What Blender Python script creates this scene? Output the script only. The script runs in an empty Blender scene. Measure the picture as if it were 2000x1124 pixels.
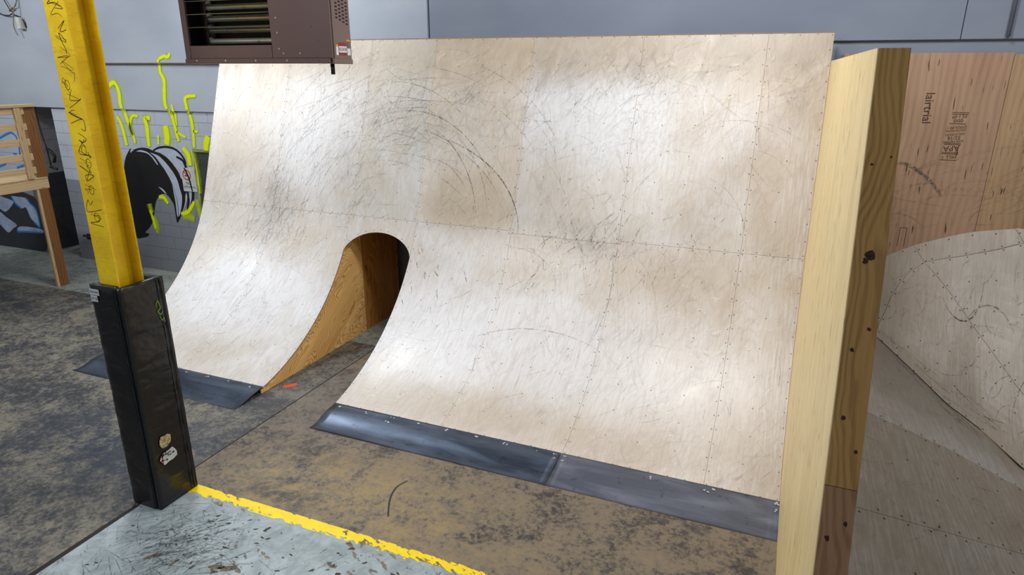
import bpy, bmesh, math, random
from mathutils import Vector, Matrix
from mathutils.geometry import delaunay_2d_cdt
random.seed(7)
S = bpy.context.scene
COL = S.collection

# ------------------------------------------------------------------ camera
F_PX = 1290.616
cd = bpy.data.cameras.new('camera'); cam = bpy.data.objects.new('camera', cd); COL.objects.link(cam)
fw = Vector((-0.35975447, 0.87880281, -0.31350015)); rt = Vector((0.92509171, 0.37973281, 0.00288481)); dn = Vector((0.12158147, -0.28897856, -0.94958377))
M = Matrix.Identity(4)
for i in range(3):
    M[i][0] = rt[i]; M[i][1] = -dn[i]; M[i][2] = -fw[i]
M.translation = Vector((-0.28296, -4.87984, 3.29845))
cam.matrix_world = M
cd.sensor_fit = 'HORIZONTAL'; cd.sensor_width = 36.0; cd.lens = 36.0 * F_PX / 2000.0
cd.clip_start = 0.05; cd.clip_end = 100
S.camera = cam

# ------------------------------------------------------------------ world, lamps, exposure
w = bpy.data.worlds.new('hall_light'); S.world = w; w.use_nodes = True
w.node_tree.nodes['Background'].inputs[0].default_value = (0.86, 0.93, 1.0, 1)
w.node_tree.nodes['Background'].inputs[1].default_value = 0.21
def area(name, loc, target, sx, sy, power, color=(1, 1, 1)):
    l = bpy.data.lights.new(name, 'AREA'); l.shape = 'RECTANGLE'; l.size = sx; l.size_y = sy; l.energy = power; l.color = color
    o = bpy.data.objects.new(name, l); COL.objects.link(o); o.location = loc
    d = Vector(target) - Vector(loc)
    o.rotation_euler = d.to_track_quat('-Z', 'Y').to_euler()
    return o
area('ceiling_lamp_centre', (-1.25, 0.0, 6.2), (-1.9, 0.7, 0.3), 1.6, 0.5, 175, (0.99, 0.99, 1.0))
area('ceiling_lamp_left', (-6.9, 1.1, 5.6), (-6.2, 0.2, 0), 1.2, 0.4, 145, (0.95, 0.98, 1.0))
area('front_fill_lamp', (-4.6, -4.6, 5.6), (-4.2, 0.5, 1.2), 1.6, 0.5, 105, (0.97, 0.985, 1.0))  # unseen fill lamp, added to brighten the scene from the camera side
area('ceiling_lamp_right', (2.2, -0.9, 5.6), (1.9, 1.4, 1.0), 1.2, 0.4, 80, (1.0, 1.0, 0.99))
area('ceiling_lamp_far_left', (-11.8, -1.6, 5.6), (-11.5, 2.6, 2.2), 1.6, 0.5, 190, (0.95, 0.98, 1.0))
S.view_settings.view_transform = 'Standard'
try: S.view_settings.look = 'None'
except Exception: pass
S.view_settings.gamma = 1.0; S.view_settings.use_curve_mapping = False
S.view_settings.exposure = 0.0

# ------------------------------------------------------------------ helpers
def lin(r, g, b):
    f = lambda c: (c / 255 / 12.92) if c / 255 <= 0.04045 else ((c / 255 + 0.055) / 1.055) ** 2.4
    return (f(r), f(g), f(b), 1)

def tag(o, label=None, cat=None, group=None, kind=None):
    if label: o['label'] = label
    if cat: o['category'] = cat
    if group: o['group'] = group
    if kind: o['kind'] = kind
    return o

def empty(name, loc=(0, 0, 0)):
    o = bpy.data.objects.new(name, None); o.location = loc; o.empty_display_size = 0.2; COL.objects.link(o); return o

def link(name, me, mat, parent=None, world=True):
    o = bpy.data.objects.new(name, me); COL.objects.link(o)
    if mat is not None and not me.materials: me.materials.append(mat)
    if parent is not None:
        o.parent = parent
        p = parent; off = Vector((0, 0, 0))
        while p is not None: off += p.location; p = p.parent
        if world: o.location = -off
    return o

def meshobj(name, verts, faces, mat, parent=None, uvs=None, smooth=False):
    me = bpy.data.meshes.new(name); me.from_pydata([tuple(v) for v in verts], [], faces); me.update()
    if uvs is not None:
        uvl = me.uv_layers.new(name='UVMap')
        for l in me.loops: uvl.data[l.index].uv = uvs[l.vertex_index]
    if smooth: me.polygons.foreach_set('use_smooth', [True] * len(me.polygons))
    return link(name, me, mat, parent)

def bm_obj(name, bm, mat, parent=None, smooth=False):
    me = bpy.data.meshes.new(name); bmesh.ops.recalc_face_normals(bm, faces=bm.faces); bm.to_mesh(me); bm.free()
    if smooth: me.polygons.foreach_set('use_smooth', [True] * len(me.polygons))
    return link(name, me, mat, parent)

def add_box(bm, x0, x1, y0, y1, z0, z1, bevel=0.0):
    r = bmesh.ops.create_cube(bm, size=1.0)
    for v in r['verts']:
        v.co = Vector(((x0 + x1) / 2 + v.co.x * (x1 - x0), (y0 + y1) / 2 + v.co.y * (y1 - y0), (z0 + z1) / 2 + v.co.z * (z1 - z0)))
    if bevel > 0:
        es = list({e for v in r['verts'] for e in v.link_edges})
        bmesh.ops.bevel(bm, geom=es, offset=bevel, segments=1, affect='EDGES')

def box(name, x0, x1, y0, y1, z0, z1, mat, parent=None, bevel=0.0):
    bm = bmesh.new(); add_box(bm, x0, x1, y0, y1, z0, z1, bevel); return bm_obj(name, bm, mat, parent)

def prism_x(name, poly, x0, x1, mat, parent=None):
    """polygon in (y, z) extruded along x"""
    bm = bmesh.new()
    a = [bm.verts.new((x0, y, z)) for y, z in poly]; b = [bm.verts.new((x1, y, z)) for y, z in poly]
    bm.faces.new(a); bm.faces.new(b[::-1])
    n = len(poly)
    for i in range(n): bm.faces.new((a[i], b[i], b[(i + 1) % n], a[(i + 1) % n]))
    bm.normal_update(); bmesh.ops.triangulate(bm, faces=[f for f in bm.faces if len(f.verts) > 4], ngon_method='EAR_CLIP')
    return bm_obj(name, bm, mat, parent)

def tube_bm(bm, pts, r, seg=8, cap=True):
    pts = [Vector(p) for p in pts]; rings = []
    for i, p in enumerate(pts):
        d = (pts[min(i + 1, len(pts) - 1)] - pts[max(i - 1, 0)]).normalized()
        up = Vector((0, 0, 1)) if abs(d.z) < 0.9 else Vector((1, 0, 0))
        a = d.cross(up).normalized(); b = d.cross(a).normalized()
        rr = r[i] if isinstance(r, (list, tuple)) else r
        rings.append([bm.verts.new(p + (a * math.cos(t) + b * math.sin(t)) * rr) for t in [2 * math.pi * k / seg for k in range(seg)]])
    for i in range(len(rings) - 1):
        for k in range(seg):
            bm.faces.new((rings[i][k], rings[i][(k + 1) % seg], rings[i + 1][(k + 1) % seg], rings[i + 1][k]))
    if cap: bm.faces.new(rings[0][::-1]); bm.faces.new(rings[-1])

def tube(name, pts, r, mat, parent=None, seg=8):
    bm = bmesh.new(); tube_bm(bm, pts, r, seg); return bm_obj(name, bm, mat, parent, smooth=True)

def smooth_line(pts, n=6):
    out = []
    P = [pts[0]] + list(pts) + [pts[-1]]
    for i in range(1, len(P) - 2):
        for k in range(n):
            t = k / n
            out.append(tuple(0.5 * ((2 * P[i][j]) + (-P[i-1][j] + P[i+1][j]) * t + (2*P[i-1][j] - 5*P[i][j] + 4*P[i+1][j] - P[i+2][j]) * t*t + (-P[i-1][j] + 3*P[i][j] - 3*P[i+1][j] + P[i+2][j]) * t**3) for j in range(len(pts[0]))))
    out.append(tuple(pts[-1])); return out

# ------------------------------------------------------------------ node helper
class NT:
    def __init__(s, name):
        s.m = bpy.data.materials.new(name); s.m.use_nodes = True; s.t = s.m.node_tree; s.n = s.t.nodes; s.l = s.t.links
        s.bsdf = s.n['Principled BSDF']; s.out = s.n['Material Output']; s._geo = None
    def put(s, sock, v):
        if hasattr(v, 'is_output') or isinstance(v, bpy.types.NodeSocket): s.l.new(v, sock)
        elif v is not None:
            if isinstance(v, (tuple, list)) and len(v) == 3 and sock.type == 'RGBA': v = (*v, 1)
            sock.default_value = v
    def pos(s):
        if not s._geo: s._geo = s.n.new('ShaderNodeNewGeometry')
        return s._geo.outputs['Position']
    def uv(s):
        return s.n.new('ShaderNodeUVMap').outputs[0]
    def math(s, op, a, b=None, c=None, clamp=False):
        n = s.n.new('ShaderNodeMath'); n.operation = op; n.use_clamp = clamp
        s.put(n.inputs[0], a)
        if b is not None: s.put(n.inputs[1], b)
        if c is not None: s.put(n.inputs[2], c)
        return n.outputs[0]
    def vmath(s, op, a, b=None):
        n = s.n.new('ShaderNodeVectorMath'); n.operation = op; s.put(n.inputs[0], a)
        if b is not None: s.put(n.inputs[1], b)
        return n.outputs['Value'] if op in ('LENGTH', 'DOT_PRODUCT', 'DISTANCE') else n.outputs[0]
    def xyz(s, v):
        n = s.n.new('ShaderNodeSeparateXYZ'); s.put(n.inputs[0], v); return n.outputs
    def comb(s, x, y, z=0.0):
        n = s.n.new('ShaderNodeCombineXYZ'); s.put(n.inputs[0], x); s.put(n.inputs[1], y); s.put(n.inputs[2], z); return n.outputs[0]
    def noise(s, v, scale=1, detail=4, rough=0.55, dist=0.0, color=False):
        n = s.n.new('ShaderNodeTexNoise'); s.put(n.inputs['Vector'], v)
        n.inputs['Scale'].default_value = scale; n.inputs['Detail'].default_value = detail; n.inputs['Roughness'].default_value = rough; n.inputs['Distortion'].default_value = dist
        return n.outputs['Color'] if color else n.outputs['Fac']
    def voro(s, v, scale=1, feature='F1', rand=1.0):
        n = s.n.new('ShaderNodeTexVoronoi'); n.feature = feature; s.put(n.inputs['Vector'], v); n.inputs['Scale'].default_value = scale; n.inputs['Randomness'].default_value = rand
        return n.outputs['Distance']
    def ramp(s, f, a, b, lo=0.0, hi=1.0, interp='SMOOTHSTEP'):
        n = s.n.new('ShaderNodeMapRange'); n.interpolation_type = interp; s.put(n.inputs[0], f)
        n.inputs[1].default_value = a; n.inputs[2].default_value = b; n.inputs[3].default_value = lo; n.inputs[4].default_value = hi
        return n.outputs[0]
    def mix(s, f, a, b, blend='MIX'):
        n = s.n.new('ShaderNodeMix'); n.data_type = 'RGBA'; n.blend_type = blend; n.clamp_factor = True
        s.put(n.inputs[0], f); s.put(n.inputs[6], a); s.put(n.inputs[7], b); return n.outputs[2]
    def scale(s, v, x, y, z=1.0):
        return s.vmath('MULTIPLY', v, (x, y, z))
    def rot(s, v, ang):
        n = s.n.new('ShaderNodeVectorRotate'); n.rotation_type = 'Z_AXIS'; s.put(n.inputs['Vector'], v); n.inputs['Angle'].default_value = ang; return n.outputs[0]
    def blob(s, v, cx, cy, rx, ry, soft=0.0):
        d = s.vmath('LENGTH', s.vmath('MULTIPLY', s.vmath('SUBTRACT', v, (cx, cy, 0)), (1 / rx, 1 / ry, 0)))
        return s.ramp(d, soft, 1.0, 1.0, 0.0)
    def attr(s, name):
        n = s.n.new('ShaderNodeAttribute'); n.attribute_name = name; return n.outputs
    def objcol(s):
        return s.n.new('ShaderNodeObjectInfo').outputs['Color']
    def bump(s, h, strength=0.2, dist=0.01):
        n = s.n.new('ShaderNodeBump'); n.inputs['Strength'].default_value = strength; n.inputs['Distance'].default_value = dist
        s.put(n.inputs['Height'], h); s.l.new(n.outputs[0], s.bsdf.inputs['Normal'])
    def fin(s, col, rough=0.6, metal=0.0, spec=0.5, alpha=None):
        s.put(s.bsdf.inputs['Base Color'], col); s.put(s.bsdf.inputs['Roughness'], rough); s.put(s.bsdf.inputs['Metallic'], metal)
        s.bsdf.inputs['Specular IOR Level'].default_value = spec
        if alpha is not None: s.put(s.bsdf.inputs['Alpha'], alpha)
        return s.m

def plain(name, col, rough=0.6, metal=0.0, var=0.12, scale=8.0, spec=0.4):
    t = NT(name); f = t.noise(t.pos(), scale, 5, 0.6)
    dark = tuple(c * (1 - var * 2) for c in col[:3]) + (1,)
    return t.fin(t.mix(t.ramp(f, 0.3, 0.7), dark, col), rough, metal, spec)

def wood(name, light, dark, grain, across, thick, ring=1.0, fleck=0.0, knots=0.0, rough=0.55, swirl=0.35, contrast=1.0):
    """grain, across, thick: three directions in the scene; grain runs along the first"""
    t = NT(name); P = t.pos()
    g = t.vmath('DOT_PRODUCT', P, grain); a = t.vmath('DOT_PRODUCT', P, across); k = t.vmath('DOT_PRODUCT', P, thick)
    V = t.comb(a, g, k)
    warp = t.noise(t.scale(V, 2.2, 0.8, 2.2), 1.0, 3, 0.5)
    if knots > 0:
        kd = t.voro(t.scale(V, 3.2, 1.6, 1.0), 1.0)
        km = t.ramp(kd, 0.03, 0.11, 1.0, 0.0); halo = t.ramp(kd, 0.05, 0.35, 1.0, 0.0)
    rings = t.math('MULTIPLY', t.math('ADD', t.math('MULTIPLY', t.math('ADD', a, t.math('MULTIPLY', k, 0.7)), 14.0 * ring), t.math('MULTIPLY', warp, 12.0 * swirl * ring)), 1.0)
    if knots > 0: rings = t.math('ADD', rings, t.math('MULTIPLY', halo, 1.6))
    wv = t.math('SINE', t.math('MULTIPLY', rings, 6.283))
    fine = t.noise(t.scale(V, 130, 3.0, 130), 1.0, 4, 0.65)
    broad = t.noise(t.scale(V, 7, 0.7, 7), 1.0, 3, 0.5)
    f = t.math('ADD', t.math('MULTIPLY', t.ramp(wv, -0.6, 1.0), 0.26 * contrast), t.math('ADD', t.math('MULTIPLY', fine, 0.45), t.math('MULTIPLY', broad, 0.5)))
    col = t.mix(t.ramp(f, 0.30, 1.05), light, dark)
    if fleck > 0:
        fl = t.noise(t.scale(V, 55, 5.0, 55), 1.0, 1, 0.4)
        col = t.mix(t.ramp(fl, 0.72 - 0.1 * fleck, 0.80 - 0.1 * fleck), col, (0.07, 0.04, 0.015, 1))
    if knots > 0: 
        kk = t.math('MULTIPLY', km, knots, clamp=True)
        col = t.mix(kk, col, (0.055, 0.022, 0.010, 1))
    t.bump(f, 0.12, 0.003)
    return t.fin(col, rough, 0, 0.35)
X = (1, 0, 0); Y = (0, 1, 0); Z = (0, 0, 1)

# outlines of the wall paintings, in metres on the wall (x, z)
MUR= {'body': [(-10.446, 1.806), (-10.394, 1.9), (-10.316, 1.99), (-10.24, 2.058), (-10.271, 1.976), (-10.162, 2.039), (-10.013, 2.073), (-9.863, 2.072), (-9.743, 2.039), (-9.603, 2.008), (-9.471, 1.946), (-9.365, 1.861), (-9.276, 1.744), (-9.208, 1.626), (-9.16, 1.506), (-9.165, 1.382), (-9.218, 1.222), (-9.297, 1.09), (-9.376, 0.964), (-9.458, 0.876), (-9.471, 0.963), (-9.469, 1.076), (-9.477, 1.186), (-9.525, 1.262), (-9.584, 1.329), (-9.666, 1.343), (-9.758, 1.316), (-9.855, 1.221), (-9.914, 1.104), (-9.96, 0.971), (-10.016, 0.852), (-10.134, 0.726), (-10.243, 0.64), (-10.158, 0.623), (-10.215, 0.568), (-10.359, 0.534), (-10.475, 0.526), (-10.603, 0.75), (-10.588, 1.084), (-10.552, 1.494)], 'l0': [(-10.126, 2.009), (-10.022, 2.034), (-9.898, 2.017), (-9.802, 1.968), (-9.723, 1.895), (-9.678, 1.816), (-9.711, 1.827), (-9.774, 1.908), (-9.863, 1.98), (-9.986, 2.005)], 'l1': [(-9.815, 2.006), (-9.654, 1.968), (-9.544, 1.897), (-9.441, 1.796), (-9.359, 1.693), (-9.301, 1.574), (-9.278, 1.436), (-9.259, 1.328), (-9.294, 1.185), (-9.361, 1.037), (-9.396, 0.989), (-9.387, 1.082), (-9.377, 1.21), (-9.401, 1.396), (-9.449, 1.564), (-9.539, 1.729), (-9.622, 1.832), (-9.704, 1.935)], 'l2': [(-9.435, 1.511), (-9.404, 1.381), (-9.388, 1.209), (-9.412, 0.992), (-9.435, 1.015), (-9.424, 1.206), (-9.429, 1.363)], 'l3': [(-9.759, 1.454), (-9.679, 1.432), (-9.615, 1.381), (-9.598, 1.343), (-9.659, 1.378), (-9.713, 1.422)], 'l4': [(-9.714, 2.03), (-9.608, 2.082), (-9.457, 2.105), (-9.305, 2.093), (-9.184, 2.035), (-9.099, 1.957), (-9.066, 1.816), (-9.108, 1.693), (-9.117, 1.768), (-9.16, 1.659), (-9.213, 1.618), (-9.251, 1.715), (-9.331, 1.825), (-9.434, 1.925), (-9.543, 1.996), (-9.643, 2.017)], 'l5': [(-9.117, 1.416), (-9.157, 1.289), (-9.217, 1.175), (-9.307, 1.041), (-9.336, 1.023), (-9.269, 1.123), (-9.205, 1.254), (-9.174, 1.366)], 'l6': [(-9.038, 1.606), (-9.007, 1.455), (-9.031, 1.298), (-9.105, 1.168), (-9.174, 1.103), (-9.14, 1.197), (-9.098, 1.356), (-9.069, 1.481)]}
LIN= {'k0': [(-9.733, 2.04), (-9.605, 2.091), (-9.435, 2.111), (-9.274, 2.091), (-9.165, 2.029), (-9.091, 1.943), (-9.067, 1.861)], 'k1': [(-9.25, 1.965), (-9.127, 1.918), (-9.084, 1.83), (-9.05, 1.696), (-9.016, 1.561), (-9.007, 1.424), (-9.041, 1.282), (-9.118, 1.151), (-9.184, 1.083)], 'k2': [(-9.127, 1.416), (-9.121, 1.292), (-9.151, 1.196), (-9.19, 1.082)]}
FLA= [([(-10.476, 2.991), (-10.379, 3.063), (-10.287, 3.07), (-10.237, 2.917), (-10.254, 2.762), (-10.211, 2.576), (-10.167, 2.388), (-10.144, 2.262)], 0.0505), ([(-10.421, 2.555), (-10.357, 2.446), (-10.329, 2.287), (-10.309, 2.095)], 0.0455), ([(-9.944, 2.568), (-10.078, 2.564), (-10.167, 2.388), (-10.115, 2.231), (-10.116, 2.135)], 0.0354), ([(-9.685, 2.544), (-9.795, 2.541), (-9.784, 2.401), (-9.799, 2.244), (-9.81, 2.101)], 0.0556), ([(-9.241, 3.43), (-9.276, 3.256), (-9.221, 3.124), (-9.262, 2.902), (-9.273, 2.752), (-9.215, 2.633), (-9.183, 2.482), (-9.159, 2.299), (-9.135, 2.208)], 0.0455), ([(-9.143, 2.77), (-9.13, 2.635), (-9.139, 2.453)], 0.0303), ([(-9.158, 2.361), (-9.052, 2.303), (-8.981, 2.282)], 0.0303), ([(-8.623, 2.907), (-8.831, 2.88), (-8.841, 2.732), (-8.815, 2.554), (-8.809, 2.373), (-8.837, 2.128)], 0.0404), ([(-8.809, 2.373), (-8.714, 2.377)], 0.0303), ([(-9.383, 2.445), (-9.374, 2.291), (-9.417, 2.149)], 0.0884), ([(-9.57, 2.284), (-9.593, 2.142)], 0.0303), ([(-8.515, 2.309), (-8.576, 2.2), (-8.599, 2.077)], 0.0758), ([(-9.771, 1.288), (-9.661, 1.28), (-9.592, 1.185)], 0.0404), ([(-10.031, 1.05), (-9.985, 0.848), (-9.975, 0.728)], 0.0404), ([(-9.069, 2.118), (-8.988, 1.997), (-8.977, 1.841)], 0.0632), ([(-8.888, 2.079), (-8.871, 1.847), (-8.865, 1.594), (-8.869, 1.402)], 0.0404), ([(-9.334, 1.039), (-9.172, 1.085), (-9.007, 1.263)], 0.0455), ([(-9.228, 3.435), (-9.117, 3.472), (-9.037, 3.463), (-8.985, 3.514)], 0.0354)]
GRA= {'w0': [(-14.135, 1.005), (-13.953, 0.998), (-13.639, 0.942), (-13.6, 0.885), (-13.878, 0.703), (-14.045, 0.75), (-14.23, 0.756)], 'w1': [(-13.61, 1.023), (-13.198, 1.014), (-13.112, 0.922), (-12.98, 0.796), (-12.975, 0.46), (-13.115, 0.567), (-13.202, 0.659), (-13.261, 0.832), (-13.389, 0.802), (-13.538, 0.89)], 'w2': [(-14.261, 0.672), (-14.068, 0.687), (-13.916, 0.598), (-13.757, 0.531), (-13.645, 0.459), (-13.778, 0.386), (-13.952, 0.288), (-14.065, 0.36), (-14.163, 0.434), (-14.342, 0.459)], 'w3': [(-13.671, 0.386), (-13.512, 0.451), (-12.979, 0.449), (-12.961, 0.371), (-13.549, 0.346), (-13.646, 0.327)]}
GBL= [[(-13.678, 2.058), (-13.547, 2.091), (-13.345, 2.164), (-13.188, 2.197), (-13.092, 2.146), (-13.071, 2.083)], [(-13.059, 1.954), (-13.089, 1.813)], [(-13.264, 1.823), (-13.179, 1.818)], [(-13.84, 1.546), (-13.741, 1.571), (-13.543, 1.62)], [(-13.253, 1.569), (-12.982, 1.64)], [(-13.61, 1.023), (-13.538, 0.89), (-13.389, 0.802)], [(-13.198, 1.014), (-13.112, 0.922), (-12.98, 0.796), (-12.975, 0.46)], [(-13.115, 0.567), (-12.975, 0.46)], [(-13.671, 0.386), (-13.646, 0.327), (-13.549, 0.346), (-12.961, 0.371)]]

def ramp_material():
    t = NT('worn_birch_plywood'); U = t.uv(); 
    warm = lin(199, 189, 176); white = lin(226, 226, 229)
    # rubbed pale and warm patches, with the lamps' bright bands put into the colour
    n1 = t.noise(U, 1.1, 4, 0.55, 0.6); n2 = t.noise(t.scale(U, 3.0, 1.4), 1.0, 5, 0.65, 0.8)
    pale = t.math('ADD', t.math('MULTIPLY', n1, 0.9), t.math('MULTIPLY', n2, 0.55))
    for cx, cy, rx, ry, a in ((-2.2, 3.75, 1.6, 0.85, 0.45), (-5.9, 3.3, 1.0, 0.9, 0.35), (-2.6, 1.2, 3.6, 0.9, 0.55), (-6.4, 1.2, 1.6, 0.9, 0.55), (-3.6, 4.6, 5.0, 0.7, -0.75), (-0.3, 4.3, 0.7, 0.8, -0.35), (-3.7, 2.75, 0.75, 0.6, -0.35), (-1.1, 2.15, 1.0, 0.35, -0.15), (-2.6, 0.25, 3.5, 0.4, -0.3)):
        pale = t.math('ADD', pale, t.math('MULTIPLY', t.blob(U, cx, cy, rx, ry), a))
    col = t.mix(t.ramp(pale, 0.42, 1.15), warm, white)
    # vertical grain, with cathedral figure low down
    grain = t.noise(t.scale(U, 60, 3.0), 1.0, 4, 0.6)
    col = t.mix(t.math('MULTIPLY', t.ramp(grain, 0.35, 0.75), 0.30), col, lin(186, 174, 158))
    fig = t.math('SINE', t.math('MULTIPLY', t.noise(t.scale(U, 2.6, 0.55), 1.0, 2, 0.4), 150.0))
    col = t.mix(t.math('MULTIPLY', t.ramp(fig, 0.3, 1.0), 0.13), col, lin(170, 150, 125))
    br = t.noise(t.scale(t.rot(U, 0.35), 14, 5), 1.0, 7, 0.72, 1.6)
    col = t.mix(t.math('MULTIPLY', t.ramp(br, 0.52, 0.68), 0.30), col, lin(172, 166, 162))
    col = t.mix(t.math('MULTIPLY', t.ramp(br, 0.44, 0.32), 0.30), col, lin(240, 239, 239))
    # grey rubbed-in dirt: diagonal strokes in two directions, gathered in clouds
    dirt = None
    for ang, sx, sy, k in ((0.55, 26, 3.2, 0.75), (-0.5, 24, 3.0, 0.55), (1.15, 20, 2.4, 0.45)):
        st = t.ramp(t.noise(t.scale(t.rot(U, ang), sx, sy), 1.0, 4, 0.7, 0.4), 0.50, 0.72)
        st = t.math('MULTIPLY', st, k)
        dirt = st if dirt is None else t.math('MAXIMUM', dirt, st)
    cloud = t.ramp(t.noise(U, 1.7, 5, 0.62, 0.5), 0.42, 0.75)
    extra = None
    for cx, cy, rx, ry, a in ((-6.35, 2.45, 0.55, 0.75, 1.0), (-2.1, 2.42, 0.8, 0.35, 0.9), (-4.3, 3.7, 1.3, 0.9, 0.85), (-2.0, 4.25, 1.8, 0.45, 0.75), (-5.2, 3.0, 0.8, 0.8, 0.5), (-0.25, 4.1, 0.5, 0.6, 0.5), (-0.15, 0.4, 0.35, 0.8, 0.55), (-1.4, 1.45, 0.9, 0.3, 0.35)):
        b = t.math('MULTIPLY', t.blob(U, cx, cy, rx, ry), a); extra = b if extra is None else t.math('MAXIMUM', extra, b)
    amt = t.math('ADD', t.math('MULTIPLY', cloud, 0.62), t.math('MULTIPLY', extra, 0.95), clamp=True)
    col = t.mix(t.math('MULTIPLY', dirt, amt), col, lin(104, 99, 97))
    haze = t.math('MULTIPLY', extra, t.ramp(n2, 0.3, 0.7), clamp=True)
    col = t.mix(t.math('MULTIPLY', haze, 0.45), col, lin(140, 132, 124))
    top_falloff = t.math('MULTIPLY', t.ramp(t.math('ADD', t.xyz(U)[1], t.math('MULTIPLY', t.math('SUBTRACT', n2, 0.5), 1.2)), 3.9, 4.6), t.ramp(n1, 0.2, 0.6, 0.5, 1.0))  # browner top strip, with the lamps' fall-off put into the colour
    col = t.mix(t.math('MULTIPLY', top_falloff, 0.62), col, lin(146, 132, 112))
    rs = t.math('MULTIPLY', t.ramp(t.math('ADD', t.xyz(U)[0], t.math('MULTIPLY', t.math('SUBTRACT', n2, 0.5), 0.6)), -0.45, 0.1), t.ramp(grain, 0.3, 0.6))
    col = t.mix(t.math('MULTIPLY', rs, 0.35), col, lin(150, 136, 116))
    # small black specks and nicks
    sp = t.ramp(t.voro(t.scale(U, 22, 12), 1.0), 0.03, 0.07, 1.0, 0.0)
    spm = t.math('MULTIPLY', t.ramp(t.noise(U, 2.2, 3), 0.5, 0.62), 0.35)
    spm = t.math('ADD', spm, t.math('MULTIPLY', t.blob(U, -2.05, 2.35, 0.75, 0.4), 0.9), clamp=True)
    col = t.mix(t.math('MULTIPLY', sp, spm), col, lin(70, 62, 58))
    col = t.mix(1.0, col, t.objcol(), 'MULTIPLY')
    dents = t.noise(U, 9, 2, 0.4, 0.3)
    t.bump(t.math('ADD', t.ramp(dents, 0.62, 0.74), t.math('MULTIPLY', grain, 0.12)), 0.22, 0.006)
    return t.fin(col, t.ramp(n2, 0.3, 0.8, 0.34, 0.50), 0, 0.5)

def floor_material():
    t = NT('stained_concrete'); P = t.pos(); x, y, z = t.xyz(P); V = t.comb(x, y, 0.0)
    big = t.noise(V, 1.6, 6, 0.62, 0.3); mid = t.noise(V, 7.0, 7, 0.75, 0.3); fine = t.noise(V, 70, 4, 0.75); mott = t.noise(V, 24, 6, 0.75, 0.4)
    gold = lin(150, 130, 92); brown = lin(120, 108, 92); dark = lin(56, 53, 52)
    f = t.math('ADD', t.math('MULTIPLY', big, 0.40), t.math('ADD', t.math('MULTIPLY', mid, 0.42), t.math('MULTIPLY', mott, 0.45)))
    f = t.math('ADD', f, t.math('MULTIPLY', t.blob(V, -3.2, -1.2, 1.6, 0.8), 0.06))
    col = t.mix(t.ramp(f, 0.53, 0.66), dark, brown)
    g = t.math('MULTIPLY', t.ramp(f, 0.60, 0.78), t.math('ADD', 0.35, t.blob(V, -3.2, -1.2, 2.2, 0.9)), clamp=True)
    col = t.mix(g, col, gold)
    blk = t.math('MAXIMUM', t.blob(V, -3.75, -1.36, 0.7, 0.28), t.math('MULTIPLY', t.blob(V, -3.9, -0.75, 0.6, 0.3), 0.7))
    col = t.mix(t.math('MULTIPLY', t.math('MULTIPLY', t.ramp(mid, 0.62, 0.40), 0.85), blk), col, lin(50, 48, 48))
    lm = t.ramp(x, -4.73, -4.70, 1.0, 0.0)
    sm = t.noise(t.scale(t.rot(V, 0.75), 4, 34), 1.0, 6, 0.7, 0.8)
    lc = t.mix(t.ramp(f, 0.56, 0.74), lin(52, 55, 62), lin(128, 122, 108))
    lc = t.mix(t.math('MULTIPLY', t.ramp(f, 0.70, 0.82), 0.5), lc, lin(134, 122, 88))
    lc = t.mix(t.math('MULTIPLY', t.ramp(sm, 0.5, 0.8), 0.35), lc, lin(126, 126, 124))
    lc = t.mix(t.math('MULTIPLY', t.blob(V, -5.7, -1.3, 1.9, 0.95), t.ramp(f, 0.80, 0.60)), lc, lin(48, 55, 68))
    col = t.mix(lm, col, lc)
    col = t.mix(t.math('MULTIPLY', t.blob(V, -4.4, 0.4, 1.3, 1.4), 0.75), col, t.mix(t.ramp(f, 0.50, 0.72), lin(72, 70, 70), lin(116, 112, 108)))
    fm = t.ramp(y, 1.53, 1.56)
    fc = t.mix(t.ramp(f, 0.50, 0.72), lin(104, 108, 104), lin(156, 162, 156))
    col = t.mix(fm, col, fc)
    col = t.mix(t.math('MULTIPLY', t.ramp(fine, 0.45, 0.75), 0.35), col, lin(66, 62, 58))
    peb = t.ramp(t.voro(V, 46), 0.05, 0.10, 1.0, 0.0)
    col = t.mix(t.math('MULTIPLY', peb, t.math('MULTIPLY', t.ramp(big, 0.5, 0.6), 0.22)), col, lin(188, 172, 140))
    t.bump(t.math('ADD', mid, t.math('MULTIPLY', fine, 0.4)), 0.15, 0.004)
    return t.fin(col, t.ramp(mid, 0.3, 0.7, 0.38, 0.62), 0, 0.4)

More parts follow.
